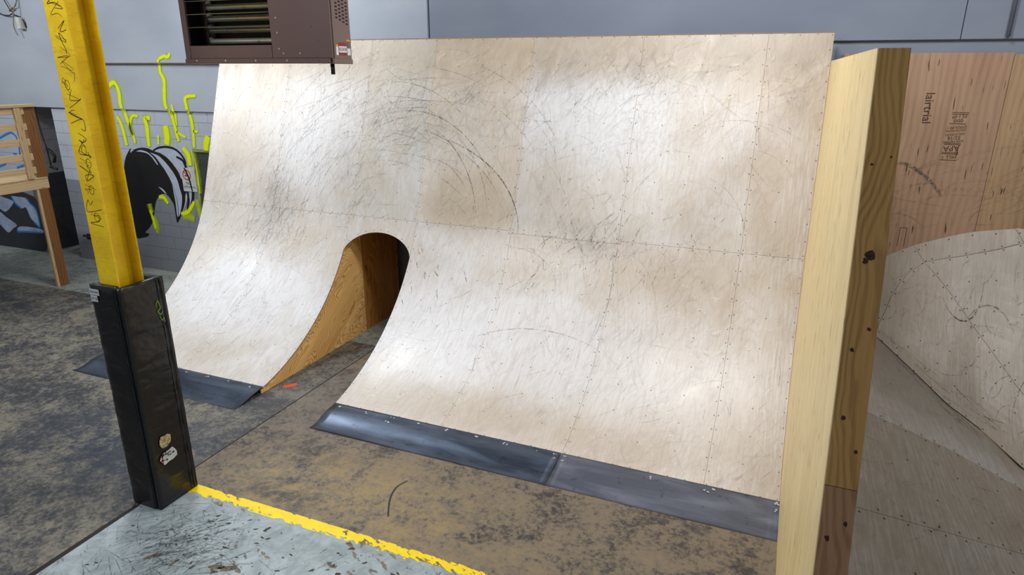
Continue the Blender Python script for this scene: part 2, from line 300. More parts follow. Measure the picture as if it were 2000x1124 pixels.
def paint_material(name, base, hi, chip, wear, streak=True):
    """floor paint with chips; alpha lets the concrete show where it has flaked off"""
    t = NT(name); P = t.pos(); x, y, z = t.xyz(P); V = t.comb(x, y, 0.0)
    u = t.n.new('ShaderNodeUVMap').outputs[0]; e = t.xyz(u)[1]
    n = t.noise(V, 6.0, 6, 0.7, 0.6); n2 = t.noise(t.rot(t.scale(V, 1, 1), 0.9), 22.0, 4, 0.6)
    st = t.noise(t.scale(t.rot(V, -0.9), 5, 42), 1.0, 6, 0.75, 1.2); st2 = t.noise(t.scale(t.rot(V, -0.45), 6, 40), 1.0, 6, 0.75, 1.0)
    col = t.mix(t.ramp(n, 0.35, 0.65), base, hi)
    if streak:
        reg = t.ramp(t.noise(V, 1.7, 3), 0.42, 0.62)
        reg = t.math('MAXIMUM', t.math('MULTIPLY', reg, 0.30), t.blob(V, -4.0, -2.1, 0.7, 0.42))
        col = t.mix(t.math('MULTIPLY', t.ramp(st, 0.54, 0.66), reg), col, lin(62, 64, 64))
        col = t.mix(t.math('MULTIPLY', t.ramp(st2, 0.58, 0.68), reg), col, lin(66, 66, 66))
    f = t.math('ADD', t.math('MULTIPLY', t.noise(t.scale(t.rot(V, 0.4), 9, 20), 1.0, 5, 0.65, 0.5), 0.75), t.math('MULTIPLY', t.noise(V, 1.5, 2), 0.35))
    f = t.math('ADD', f, t.math('MULTIPLY', e, 0.12))
    a = t.ramp(f, wear, wear + 0.012, 1.0, 0.0)
    t.fin(col, 0.42, 0, 0.45, a)
    return t.m

def spray(name, col, alpha=0.95, soft=0.35):
    t = NT(name); u = t.xyz(t.uv())[0]
    d = t.math('ABSOLUTE', t.math('SUBTRACT', u, 0.5))
    n = t.noise(t.pos(), 14, 3)
    a = t.ramp(t.math('ADD', d, t.math('MULTIPLY', t.math('SUBTRACT', n, 0.5), 0.25)), 0.5 - soft, 0.5, alpha, 0.0)
    return t.fin(col, 0.6, 0, 0.3, a)

def scuff_material():
    t = NT('rubber_scuffs'); c = t.n.new('ShaderNodeVertexColor'); c.layer_name = 'Col'
    u = t.xyz(t.uv())[0]; d = t.math('ABSOLUTE', t.math('SUBTRACT', u, 0.5))
    n = t.noise(t.pos(), 30, 3, 0.7)
    a = t.math('MULTIPLY', t.ramp(d, 0.15, 0.5, 1.0, 0.0), t.ramp(n, 0.36, 0.58))
    a = t.math('MULTIPLY', a, c.outputs['Alpha'])
    return t.fin(c.outputs['Color'], 0.7, 0, 0.2, a)

def steel_material(name, base, hi, rough=0.36):
    t = NT(name); P = t.pos()
    n = t.noise(t.scale(P, 1.2, 5, 5), 1.0, 4, 0.6, 0.5); s = t.noise(t.scale(P, 4, 60, 60), 1.0, 3, 0.5); b = t.noise(P, 11, 3)
    col = t.mix(t.ramp(n, 0.35, 0.7), base, hi)
    col = t.mix(t.math('MULTIPLY', t.ramp(b, 0.62, 0.7), 0.4), col, lin(40, 42, 46))
    return t.fin(col, t.math('ADD', t.math('MULTIPLY', s, 0.18), rough - 0.09), 0.75, 0.5)

def wall_paint(name):
    t = NT(name); P = t.pos(); x, y, z = t.xyz(P)
    n = t.noise(t.scale(P, 1.2, 1.2, 3), 1.0, 4, 0.55); f = t.noise(P, 40, 3)
    lo = lin(124, 129, 137); hi = lin(172, 178, 190)
    e = t.ramp(t.math('ADD', z, t.math('MULTIPLY', t.math('SUBTRACT', n, 0.5), 0.12)), 1.40, 1.46)
    col = t.mix(e, lo, hi)
    col = t.mix(t.math('MULTIPLY', t.ramp(n, 0.5, 0.8), 0.25), col, lin(120, 124, 132))
    t.bump(f, 0.08, 0.002)
    return t.fin(col, 0.55, 0, 0.35)

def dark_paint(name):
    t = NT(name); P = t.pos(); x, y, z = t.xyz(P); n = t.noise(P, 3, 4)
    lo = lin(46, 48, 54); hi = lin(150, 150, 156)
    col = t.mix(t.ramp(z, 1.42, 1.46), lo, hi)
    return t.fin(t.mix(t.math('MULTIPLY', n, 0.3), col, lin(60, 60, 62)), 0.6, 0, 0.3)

def panel_paint(name, c1, c2):
    t = NT(name); P = t.pos(); n = t.noise(t.scale(P, 0.6, 1, 1.2), 1.0, 4, 0.5); s = t.noise(t.scale(P, 5, 20, 26), 1.0, 4, 0.75)
    col = t.mix(t.ramp(n, 0.3, 0.7), c1, c2)
    col = t.mix(t.math('MULTIPLY', t.ramp(s, 0.68, 0.74), 0.55), col, lin(92, 92, 98))
    return t.fin(col, 0.5, 0, 0.35)

def yellow_paint():
    t = NT('yellow_column_paint'); P = t.pos()
    n = t.noise(P, 5, 4, 0.6); r = t.noise(t.scale(P, 10, 10, 55), 1.0, 3, 0.6, 0.8); sp = t.noise(P, 70, 3, 0.6)
    col = t.mix(t.ramp(n, 0.35, 0.7), lin(224, 184, 22), lin(240, 206, 30))
    col = t.mix(t.math('MULTIPLY', t.ramp(r, 0.55, 0.7), 0.28), col, lin(168, 124, 10))
    col = t.mix(t.math('MULTIPLY', t.ramp(sp, 0.66, 0.72), 0.6), col, lin(96, 62, 14))
    t.bump(t.math('ADD', r, n), 0.18, 0.004)
    return t.fin(col, 0.38, 0, 0.5)

def vinyl():
    t = NT('black_padded_vinyl'); P = t.pos()
    n = t.noise(t.scale(P, 4, 4, 9), 1.0, 2, 0.4, 0.8); n2 = t.noise(P, 3, 3)
    t.bump(t.math('ADD', n, t.math('MULTIPLY', n2, 1.5)), 0.5, 0.03)
    return t.fin(t.mix(n2, lin(14, 14, 18), lin(26, 26, 30)), 0.34, 0, 0.5)

def heater_paint(name, c1, c2):
    t = NT(name); P = t.pos(); n = t.noise(P, 3, 4); s = t.noise(t.scale(P, 22, 22, 22), 1.0, 2, 0.5)
    reg = t.ramp(t.noise(P, 2.5, 2), 0.45, 0.6)
    col = t.mix(n, c1, c2); col = t.mix(t.math('MULTIPLY', t.math('MULTIPLY', t.ramp(s, 0.66, 0.72), reg), 0.8), col, lin(58, 32, 30))
    return t.fin(col, 0.42, 0.15, 0.5)

MR = ramp_material(); MF = floor_material(); MSC = scuff_material()
M_under = plain('plywood_edge', lin(150, 124, 98), 0.7)
M_screw = plain('screw_head', lin(122, 92, 44), 0.5, 0.2, 0.2)
M_dkscrew = plain('dark_screw', lin(70, 50, 30), 0.5, 0.3)
M_stl1 = steel_material('blued_steel_plate', lin(58, 66, 80), lin(92, 104, 122), 0.34)
M_stl2 = steel_material('grey_steel_plate', lin(92, 96, 108), lin(124, 130, 144), 0.42)
M_bolt = plain('scraped_bolt', lin(215, 215, 218), 0.35, 0.5, 0.2, 60)
M_wall = wall_paint('painted_block'); M_mort = plain('painted_mortar', lin(112, 116, 124), 0.8)
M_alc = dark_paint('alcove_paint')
M_panL = panel_paint('pale_blue_wall_panel', lin(150, 158, 171), lin(166, 173, 184))
M_panR = panel_paint('blue_grey_wall_panel', lin(116, 124, 140), lin(130, 137, 151))
M_ledge = plain('brown_ledge', lin(116, 92, 84), 0.5)
M_black = plain('black_metal', lin(24, 24, 26), 0.5)
M_yel = yellow_paint(); M_vin = vinyl()
M_heat = heater_paint('brown_heater_enamel', lin(98, 78, 76), lin(110, 88, 86)); M_heat2 = heater_paint('light_brown_enamel', lin(108, 92, 86), lin(118, 101, 95))
M_tube = steel_material('aluminised_tube', lin(160, 160, 156), lin(214, 214, 210), 0.28)
M_vane = steel_material('louvre_metal', lin(120, 116, 92), lin(160, 156, 132), 0.35)
lean = Vector((0, 0.397, 0.918)); lean.normalize(); lperp = Vector((0, 0.918, -0.397))
M_div_l = wood('pale_laminated_ply', lin(244, 220, 162), lin(200, 158, 92), tuple(lean), tuple(lperp), X, 0.5, 0.4, 0, 0.5, 0.5, 0.22)
M_div_f = wood('knotty_fir_upper', lin(184, 144, 84), lin(118, 80, 40), tuple(lean), X, tuple(lperp), 1.6, 0.0, 0.0, 0.5, 0.9, 0.8)
M_div_g = wood('knotty_fir_lower', lin(166, 126, 92), lin(112, 76, 52), tuple(lean), X, tuple(lperp), 1.5, 0.0, 0.0, 0.55, 0.9, 0.8)
M_pink = wood('pink_fir_plywood', lin(176, 144, 118), lin(128, 98, 78), (-.05, 0, 1), X, Y, 1.2, 0.35, 0.0, 0.6, 0.2, 0.5)
M_pink2 = wood('tan_fir_plywood', lin(178, 148, 114), lin(126, 96, 72), (-.05, 0, 1), X, Y, 1.2, 0.35, 0.0, 0.6, 0.3, 0.5)
M_tun1 = wood('figured_yellow_ply', lin(255, 214, 140), lin(176, 118, 54), (0, 0.8, 0.6), (0, -0.6, 0.8), X, 2.2, 0.0, 0.0, 0.5, 1.6, 1.1)
M_tun2 = wood('knotty_yellow_ply', lin(206, 150, 74), lin(120, 74, 26), Z, Y, X, 1.6, 0.1, 0.9, 0.5, 0.8, 0.9)
M_lum = wood('new_lumber', lin(208, 182, 142), lin(172, 138, 96), Y, Z, X, 2.0, 0.05, 0.3, 0.55, 0.3, 0.7)
M_lumz = wood('new_lumber_upright', lin(202, 176, 136), lin(166, 132, 92), Z, X, Y, 2.0, 0.05, 0.3, 0.55, 0.3, 0.7)
M_brn = wood('brown_lumber', lin(140, 94, 56), lin(92, 58, 32), Z, Y, X, 2.0, 0.05, 0.4, 0.55, 0.4, 0.8)
M_paintgrey = paint_material('grey_floor_paint', lin(136, 148, 152), lin(166, 178, 182), None, 0.655)
M_paintyel = paint_material('yellow_floor_paint', lin(250, 212, 0), lin(255, 226, 0), None, 0.662, streak=False)

# ------------------------------------------------------------------ floor
fl = empty('floor'); tag(fl, 'stained concrete floor with control joints, grey painted area and yellow line', kind='structure')
g = 0.006
XC, YC = -4.713, 1.545
for x0, x1, y0, y1 in ((-16.5, XC - g, -7.5, YC - g / 2), (XC + g, 5.5, -7.5, YC - g / 2), (-16.5, XC - g, YC + g / 2, 6.0), (XC + g, 5.5, YC + g / 2, 6.0)):
    box('floor_slab', x0, x1, y0, y1, -0.15, 0.0, MF, fl)
box('subfloor', -16.5, 5.5, -7.5, 6.0, -0.2, -0.02, M_black, fl)
def flat(name, pts, z, mat, parent, label=None):
    """thin coat of paint: pts are (x, y, v) with v an edge value for the shader"""
    o = meshobj(name, [(x, y, z) for x, y, v in pts], [tuple(range(len(pts)))], mat, parent, [(0, v) for x, y, v in pts])
    if label: o['label'] = label
    return o
def strip_grid(name, x0, x1, y0, y1, z, mat, parent, label, edge):
    vs, fs, uv = [], [], []
    nx, ny = 30, 6
    for j in range(ny + 1):
        for i in range(nx + 1):
            vs.append((x0 + (x1 - x0) * i / nx, y0 + (y1 - y0) * j / ny, z)); uv.append((i / nx, edge(i / nx, j / ny)))
    for j in range(ny):
        for i in range(nx):
            a = j * (nx + 1) + i; fs.append((a, a + 1, a + nx + 2, a + nx + 1))
    o = meshobj(name, vs, fs, mat, parent, uv); o['label'] = label; return o
strip_grid('painted_area', XC + 0.012, 5.4, -7.4, -1.585, 0.0008, M_paintgrey, fl, 'worn light grey floor paint with scratches and chips', lambda u, v: 0.0)
strip_grid('painted_line', XC + 0.2, 0.0, -1.615, -1.505, 0.0016, M_paintyel, fl, 'chipped yellow painted floor line', lambda u, v: (0.9 if v < 0.2 or v > 0.85 else 0.0) + 0.5 * u)
def chips(name, n, reg, size, mat, z, seed, aspect=2.2):
    r = random.Random(seed); vs, fs = [], []
    for k in range(n):
        cx, cy = r.gauss(reg[0], reg[2]), r.gauss(reg[1], reg[3])
        if cy > -1.63 or cx < XC + .05: continue
        s = size * r.uniform(.3, 1.0) ** 1.6; an = r.gauss(.5, .6); b0 = len(vs); m = 9
        for i in range(m):
            t_ = 2 * math.pi * i / m; rr = s * r.uniform(.5, 1.2); px_, py_ = rr * aspect * math.cos(t_), rr * math.sin(t_)
            vs.append((cx + px_ * math.cos(an) - py_ * math.sin(an), cy + px_ * math.sin(an) + py_ * math.cos(an), z))
        fs.append(tuple(range(b0, b0 + m)))
    o = meshobj(name, vs, fs, mat, fl); o['kind'] = 'stuff'; return o
M_chip = plain('chipped_floor', lin(84, 76, 70), 0.8, 0, .3, 40); M_chip2 = plain('brown_chipped_floor', lin(122, 106, 90), 0.8, 0, .3, 40)
chips('paint_chips', 130, (-3.2, -1.95, .75, .30), .014, M_chip, .0013, 1); chips('paint_chips', 26, (-3.1, -2.25, .35, .10), .026, M_chip2, .0012, 2, 3.0); chips('paint_chips', 16, (-4.2, -2.4, .3, .3), .014, M_chip, .0013, 3)
M_or = spray('orange_marking_paint', lin(214, 88, 44), 0.9, 0.3)
def ribbon(name, lines, mat, parent, place, label=None):
    """lines: list of (points, width); place maps (p, q) to a 3D point"""
    vs, fs, uv = [], [], []
    for pts, wd in lines:
        P = smooth_line(pts, 5) if len(pts) > 2 else list(pts)
        b = len(vs); n = len(P)
        for i, p in enumerate(P):
            q0 = P[max(i - 1, 0)]; q1 = P[min(i + 1, n - 1)]
            dx, dy = q1[0] - q0[0], q1[1] - q0[1]; L = math.hypot(dx, dy) or 1
            nx, ny = -dy / L, dx / L; ww = wd * (0.55 + 0.45 * math.sin(math.pi * (i + 0.5) / n) ** 0.5) / 2
            vs += [place(p[0] + nx * ww, p[1] + ny * ww), place(p[0] - nx * ww, p[1] - ny * ww)]; uv += [(0, i / n), (1, i / n)]
        for i in range(n - 1): a = b + 2 * i; fs.append((a, a + 1, a + 3, a + 2))
    o = meshobj(name, vs, fs, mat, parent, uv)
    if label: o['label'] = label
    return o
ribbon('orange_mark', [([(-5.06, 0.20), (-5.0, 0.25), (-4.96, 0.31)], 0.10)], M_or, fl, lambda a, b: (a, b, 0.002), 'orange spray-painted dash on the concrete')
M_mk = plain('black_rubber_mark', lin(52, 52, 54), 0.7)
ribbon('skid_mark', [([(-2.80, -1.255), (-2.904, -1.062), (-2.941, -0.90), (-2.903, -0.79)], 0.016)], M_mk, fl, lambda a, b: (a, b, 0.0012), 'curved black skid mark')
ribbon('joint_filler', [([(XC, y) for y in [-7.4, -4, -1.9]], 0.05), ([(XC, -1.9), (XC, 1.5)], 0.012)], plain('dark_joint', lin(40, 34, 32), 0.8), fl, lambda a, b: (a, b, 0.0018))

# ------------------------------------------------------------------ back wall
WY = 2.93
wb = empty('wall_back', (-8, WY, 0)); tag(wb, 'back wall of painted blocks with smooth pale panels above and sprayed murals', kind='structure')
box('wall_core', -12.0, 5.5, WY + 0.012, WY + 0.25, 0, 5.8, M_wall, wb)
box('wall_core', -16.5, -12.96, WY + 0.012, WY + 0.25, 0, 5.8, M_wall, wb)
BW, BH, J = 0.400, 0.2035, 0.004
bmesh_block = None
def blocks(x0, x1, z0, z1, parent):
    global bmesh_block
    nrow = int((z1 - z0) / BH + 0.5)
    for r in range(nrow):
        zz = z0 + r * BH; x = x0 - (BW / 2 if r % 2 else 0)
        while x < x1 - 0.01:
            a, b = max(x, x0), min(x + BW, x1)
            if b - a > 0.03:
                if abs((b - a) - BW) < 1e-4:
                    if bmesh_block is None:
                        o = box('concrete_block', -BW / 2 + J / 2, BW / 2 - J / 2, 0, 0.03, J / 2, BH - J / 2, M_wall, None, 0.003); bmesh_block = o.data; COL.objects.unlink(o); bpy.data.objects.remove(o)
                    o = bpy.data.objects.new('concrete_block', bmesh_block); COL.objects.link(o); o.parent = parent; o.location = Vector(((a + b) / 2, WY + random.uniform(-0.0007, 0.0007), zz)) - parent.location
                else:
                    box('concrete_block', a + J / 2, b - J / 2, WY, WY + 0.03, zz + J / 2, zz + BH - J / 2, M_wall, parent, 0.003)
            x += BW
NX0, NX1, NZ1 = -8.86, -8.0, 2.06
blocks(-12.0, NX0 - 0.03, 0, 2.645, wb)
blocks(NX0 - 0.03, -7.6, 2.1, 2.65, wb)
blocks(-14.9, -12.96, 0, 2.645, wb)
box('wall_panel', -16.5, -11.0, WY - 0.05, WY + 0.02, 2.665, 5.8, M_panL, wb, 0.004)
box('wall_panel', -10.99, -4.6, WY - 0.03, WY + 0.02, 2.672, 3.355, M_panL, wb, 0.004)
box('wall_panel', -10.99, -4.6, WY - 0.06, WY + 0.02, 3.375, 5.8, M_panL, wb, 0.004)
box('wall_panel', -4.58, 1.10, WY - 0.045, WY + 0.02, 3.58, 5.8, M_panR, wb, 0.004)
box('wall_panel', 1.106, 5.5, WY - 0.045, WY + 0.02, 3.58, 5.8, M_panR, wb, 0.004)
box('wall_panel', -4.58, 5.5, WY - 0.01, WY + 0.02, 2.7, 3.56, M_panR, wb, 0.003)
t1 = box('trim_1', -10.99, -4.6, WY - 0.062, WY - 0.0, 3.357, 3.369, M_ledge); tag(t1, 'brown metal ledge under the upper wall panel', kind='structure')
cdt = tube('conduit', [(1.47, WY - 0.065, 3.6), (1.47, WY - 0.065, 5.7)], 0.018, plain('grey_conduit', lin(110, 116, 128), 0.5)); tag(cdt, 'thin painted conduit running up the blue-grey wall at the top right', 'pipe')
# the recess between the two lengths of back wall
wl = empty('wall_left', (-12.96, 3, 0)); tag(wl, 'shadowed side wall of the recess in the back wall', kind='structure')
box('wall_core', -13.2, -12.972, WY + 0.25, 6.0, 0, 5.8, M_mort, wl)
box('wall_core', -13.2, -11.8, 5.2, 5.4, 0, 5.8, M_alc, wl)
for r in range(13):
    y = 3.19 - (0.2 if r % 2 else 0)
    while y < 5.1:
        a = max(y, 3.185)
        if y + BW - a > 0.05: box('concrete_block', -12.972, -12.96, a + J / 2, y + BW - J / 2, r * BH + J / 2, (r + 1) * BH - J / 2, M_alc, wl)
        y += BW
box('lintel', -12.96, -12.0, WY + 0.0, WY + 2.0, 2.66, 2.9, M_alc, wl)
# door niche with sprayed frame next to the ramp
dr = empty('door_1', (NX0, WY, 0)); tag(dr, 'dark inset door with yellow-sprayed frame beside the ramp', kind='structure')
box('door_leaf', NX0, NX1, WY + 0.005, WY + 0.011, 0.0, NZ1, plain('dark_green_door', lin(66, 72, 66), 0.5, 0, 0.3, 3), dr)
M_sprayed = plain('sprayed_frame', lin(164, 172, 96), 0.6, 0, 0.3, 5)
box('door_frame', NX0 - 0.035, NX0, WY - 0.012, WY + 0.012, 0.0, NZ1 + 0.035, M_sprayed, dr, 0.003)
box('door_frame', NX0, NX1, WY - 0.012, WY + 0.012, NZ1, NZ1 + 0.035, M_sprayed, dr, 0.003)
# murals
def onwall(d):
    def f(a, b):
        e = 0.06 if b > 3.365 else (0.03 if b > 2.665 else 0.0)
        return (a, WY - d - e, b)
    return f
def poly_wall(name, polys, d, mat, parent):
    vs, fs = [], []
    for pl in polys:
        b = len(vs); P = smooth_line(list(pl) + [pl[0]], 3)[:-1]
        vs += [(x, WY - d, z) for x, z in P]
        bmv = [Vector((x, z)) for x, z in P]
        r = delaunay_2d_cdt(bmv, [], [list(range(len(P)))], 1, 1e-6)
        vs = vs[:b] + [(v.x, WY - d, v.y) for v in r[0]]
        fs += [tuple(b + i for i in f) for f in r[2]]
    return meshobj(name, vs, fs, mat, parent)
M_mblk = plain('black_mural_paint', lin(16, 16, 20), 0.55, 0, 0.2); M_mgry = plain('pale_grey_mural_paint', lin(176, 184, 202), 0.55, 0, 0.08)
M_glow = spray('neon_yellow_spray', lin(222, 238, 0), 0.95, 0.28); M_halo = spray('neon_overspray', lin(206, 222, 50), 0.5, 0.49)
ribbon('overspray', [(p, wd * 4.5) for p, wd in FLA if wd > 0.031], M_halo, wb, onwall(0.0025))['kind'] = 'stuff'
lowfl = [(p, wd * 1.9) for p, wd in FLA]
def split(lines):
    return lines
ribbon('painted_flame', lowfl, M_glow, wb, onwall(0.0100), 'neon yellow sprayed drips and flames on the wall')
poly_wall('painted_horn', [MUR['body']], 0.0035, M_mblk, wb)['label'] = 'black curved horn mural'
poly_wall('painted_highlight', [MUR[k] for k in ('l0', 'l1', 'l2', 'l3', 'l4', 'l5', 'l6')], 0.0060, M_mgry, wb)['label'] = 'pale grey highlights of the black horn mural'
ribbon('painted_outline', [(LIN['k0'], 0.035), (LIN['k1'], 0.05), (LIN['k2'], 0.045)], M_mblk, wb, onwall(0.0085))
ribbon('overspray', [([(-9.98, 0.95), (-9.93, 0.8), (-9.95, 0.66)], 0.16), ([(-9.78, 1.26), (-9.68, 1.27), (-9.6, 1.2)], 0.1), ([(-10.03, 1.15), (-10.0, 1.0)], 0.16), ([(-9.3, 1.02), (-9.05, 0.98)], 0.2), ([(-8.95, 1.3), (-8.9, 1.0)], 0.16)], spray('faint_neon', lin(186, 206, 20), 0.75, 0.45), wb, onwall(0.0095))
M_wh = spray('pale_blue_white_spray', lin(176, 192, 216), 0.85, 0.3); M_gw = plain('greyish_white_mural', lin(158, 172, 198), 0.6, 0, 0.15, 6); M_bl = spray('blue_spray', lin(44, 122, 196), 0.95, 0.3)
M_dkm = plain('dark_mural_ground', lin(44, 46, 54), 0.6)
poly_wall('painted_ground', [[(-14.9, 0.02), (-12.97, 0.02), (-12.97, 1.06), (-14.9, 1.1)]], 0.003, M_dkm, wb)
poly_wall('painted_shape', [GRA[k] for k in ('w0', 'w1', 'w2', 'w3')], 0.005, M_gw, wb)['label'] = 'pale blue-white sprayed shapes on the dark lower wall'
ribbon('painted_outline', [(p, 0.05) for p in GBL], M_bl, wb, onwall(0.0075), 'bright blue sprayed lines')

def textobj(name, body, size, loc, rot, mat, parent=None, align='CENTER', ext=0.0004, shear=0.0, sx=1.0):
    c = bpy.data.curves.new(name, 'FONT'); c.body = body; c.size = size; c.align_x = align; c.align_y = 'CENTER'; c.extrude = ext; c.shear = shear; c.resolution_u = 2
    o = bpy.data.objects.new(name, c); COL.objects.link(o)
    bpy.context.view_layer.update()
    me = bpy.data.meshes.new_from_object(o, depsgraph=bpy.context.evaluated_depsgraph_get())
    COL.objects.unlink(o); bpy.data.objects.remove(o)
    me.materials.clear()
    R = rot.to_matrix().to_4x4() if hasattr(rot, 'to_matrix') else rot
    me.transform(Matrix.Translation(Vector(loc)) @ R @ Matrix.Diagonal((sx, 1, 1, 1)))
    return link(name, me, mat, parent)
def frame(xa, ya):
    """rotation whose local x runs along xa and local y along ya"""
    xa = Vector(xa).normalized(); ya = Vector(ya).normalized(); za = xa.cross(ya)
    m = Matrix.Identity(4)
    for i in range(3): m[i][0] = xa[i]; m[i][1] = ya[i]; m[i][2] = za[i]
    return m

# no smoking sign
sg = empty('wall_sign', (-9.04, WY - 0.01, 1.42)); tag(sg, 'worn white no-smoking sign with red circle, painted over by the horn mural', 'sign')
sb = box('sign_board', -9.185, -8.90, WY - 0.016, WY - 0.0095, 1.425, 1.80, plain('sign_white', lin(196, 200, 200), 0.5, 0, 0.1), sg)
def ring(name, cx, cz, r0, r1, y, mat, parent, n=32, bar=True):
    vs, fs = [], []
    for i in range(n):
        a = 2 * math.pi * i / n
        vs += [(cx + r0 * math.cos(a), y, cz + r0 * math.sin(a)), (cx + r1 * math.cos(a), y, cz + r1 * math.sin(a))]
    for i in range(n): j = (i + 1) % n; fs.append((2 * i, 2 * i + 1, 2 * j + 1, 2 * j))
    if bar:
        d = Vector((0.707, -0.707)); q = Vector((0.707, 0.707)); b = len(vs); hw = (r1 - r0) * 0.45
        for s1, s2 in ((-1, -1), (1, -1), (1, 1), (-1, 1)):
            v = d * r0 * s1 + q * hw * s2; vs.append((cx + v.x, y, cz + v.y))
        fs.append((b, b + 1, b + 2, b + 3))
    return meshobj(name, vs, fs, mat, parent)
M_red = plain('sign_red', lin(196, 52, 44), 0.5)
ring('prohibition_ring', -9.075, 1.690, 0.068, 0.086, WY - 0.0185, M_red, sb)
box('cigarette', -9.12, -9.03, WY - 0.018, WY - 0.0162, 1.668, 1.684, M_black, sb)
RW = frame(X, Z)
textobj('lettering', 'NO', 0.07, (-9.06, WY - 0.0165, 1.555), RW, M_black, sb)
textobj('lettering', 'SMOKING', 0.055, (-9.045, WY - 0.0165, 1.495), RW, M_black, sb)
ribbon('painted_outline', [([(-9.11, 1.80), (-9.07, 1.74), (-9.03, 1.62), (-9.01, 1.50), (-9.0, 1.43)], 0.03)], M_mblk, sg, lambda a, b: (a, WY - 0.0195, b))

# wall box and cables, top left
jb = empty('junction_box', (-12.15, WY - 0.05, 3.9)); tag(jb, 'small white wall box at the top left with a dark cable into it', 'box')
box('housing', -12.21, -12.11, WY - 0.13, WY - 0.05, 3.905, 4.085, plain('box_white', lin(206, 208, 204), 0.5), jb, 0.006)
box('cover', -12.205, -12.115, WY - 0.14, WY - 0.13, 3.91, 4.08, plain('box_cover', lin(196, 198, 194), 0.5), jb, 0.003)
tube('cable', smooth_line([(-13.6, WY - 0.08, 4.45), (-13.1, WY - 0.08, 4.33), (-12.76, WY - 0.10, 4.217), (-12.588, WY - 0.1, 4.141), (-12.40, WY - 0.1, 4.12), (-12.288, WY - 0.11, 4.142), (-12.2, WY - 0.10, 4.10), (-12.13, WY - 0.09, 4.085), (-12.10, WY - 0.07, 4.0), (-12.10, WY - 0.06, 3.93)], 5), 0.009, M_black, jb)
hc = tube('hanging_cable', smooth_line([(-12.12, WY - 0.065, 4.6), (-12.17, WY - 0.07, 4.36), (-12.16, WY - 0.15, 4.22), (-12.21, WY - 0.16, 4.08), (-12.245, WY - 0.16, 3.93), (-12.21, WY - 0.15, 3.81)], 6), 0.008, plain('tan_cable', lin(128, 116, 96), 0.6)); tag(hc, 'thin tan cable dangling in front of the white wall box', 'cable')
hk = empty('wall_hook', (-12.33, WY - 0.05, 4.22)); tag(hk, 'small rusty hook with wire at the very top left of the wall', 'hook')
tube('hook', smooth_line([(-12.42, WY - 0.05, 4.20), (-12.36, WY - 0.10, 4.19), (-12.32, WY - 0.1, 4.21), (-12.27, WY - 0.1, 4.22)], 4), 0.012, plain('rust', lin(108, 78, 50), 0.7), hk)
tube('wire', smooth_line([(-12.5, WY - 0.08, 4.42), (-12.42, WY - 0.1, 4.32), (-12.35, WY - 0.1, 4.21)], 4), 0.007, M_black, hk)
tube('wire_loop', smooth_line([(-12.34, WY - 0.1, 4.26), (-12.26, WY - 0.1, 4.235), (-12.18, WY - 0.1, 4.27), (-12.13, WY - 0.1, 4.36)], 4), 0.007, plain('yellowed_wire', lin(140, 134, 90), 0.6), hk)

# yellow channel at the wall end, and cord
yc = empty('steel_channel', (-12.55, WY - 0.15, 0.27)); tag(yc, 'dull yellow punched steel channel standing behind the wooden platform post', 'channel')
M_dy = plain('dull_yellow', lin(136, 130, 62), 0.6, 0, 0.2)
box('web', -12.66, -12.48, WY - 0.10, WY - 0.085, 0.0, 2.60, M_dy, yc)
box('flange', -12.495, -12.48, WY - 0.16, WY - 0.085, 0.0, 2.60, M_dy, yc)
bmh = bmesh.new()
for k in range(13):
    zc = 0.75 + k * 0.13
    add_box(bmh, -12.60, -12.575, WY - 0.103, WY - 0.098, zc, zc + 0.05)
bm_obj('punched_slots', bmh, M_black, yc)['kind'] = 'stuff'
cb = empty('wall_cord', (-12.4, WY + 0.03, 2.66)); tag(cb, 'black cord with a curled hook end hanging in the wall recess beside the steel channel', 'cord')
WC = WY + 0.02
tube('cord', smooth_line([(-12.45, WC, 2.665), (-12.42, WC, 2.3), (-12.39, WC, 2.1), (-12.36, WC, 1.98), (-12.34, WC, 1.66)], 5), 0.012, M_black, cb)
tube('hook', smooth_line([(-12.36, WC, 1.94), (-12.26, WC - .02, 1.92), (-12.19, WC, 1.82), (-12.24, WC, 1.72)], 5), 0.025, M_black, cb)
tube('arm', [(-12.36, WC, 1.63), (-12.2, WC, 1.60)], 0.022, M_black, cb)
lt = empty('wall_latch', (-11.6, WY - 0.05, 0.42)); tag(lt, 'small black latch on the wall end near the floor, left of the yellow column', 'latch')
box('plate', -11.72, -11.56, WY - 0.03, WY - 0.001, 0.38, 0.48, M_black, lt, 0.008)
tube('bolt', [(-11.76, WY - 0.045, 0.45), (-11.55, WY - 0.045, 0.43)], 0.02, M_black, lt)

# ------------------------------------------------------------------ wooden platform, left
pf = empty('wooden_platform', (-10.7, 1.6, 0)); tag(pf, 'new-lumber platform with slatted guard rail at the far left', 'platform')
XP = -10.7
box('rim_joist', XP - 0.04, XP, -0.6, 1.80, 1.55, 1.70, M_lum, pf, 0.003)
box('end_joist', XP - 2.2, XP - 0.04, 1.76, 1.80, 1.55, 1.70, M_lum, pf, 0.003)
for k in range(6): box('deck_board', XP - 2.2, XP + 0.01, -0.6 + k * 0.4, -0.6 + k * 0.4 + 0.394, 1.702, 1.722, M_lum, pf, 0.002)
for k in range(3): box('joist', XP - 2.2, XP - 0.04, 0.1 + k * 0.5, 0.14 + k * 0.5, 1.56, 1.70, M_brn, pf)
for k in range(5):
    z0 = [2.655, 2.43, 2.205, 1.99, 1.79][k]
    box('rail_slat', XP - 0.03, XP - 0.004, -0.6, 1.66, z0, z0 + 0.095, M_lum, pf, 0.002)
box('rail_cap', XP - 0.09, XP + 0.05, -0.6, 1.80, 2.755, 2.795, M_lum, pf, 0.003)
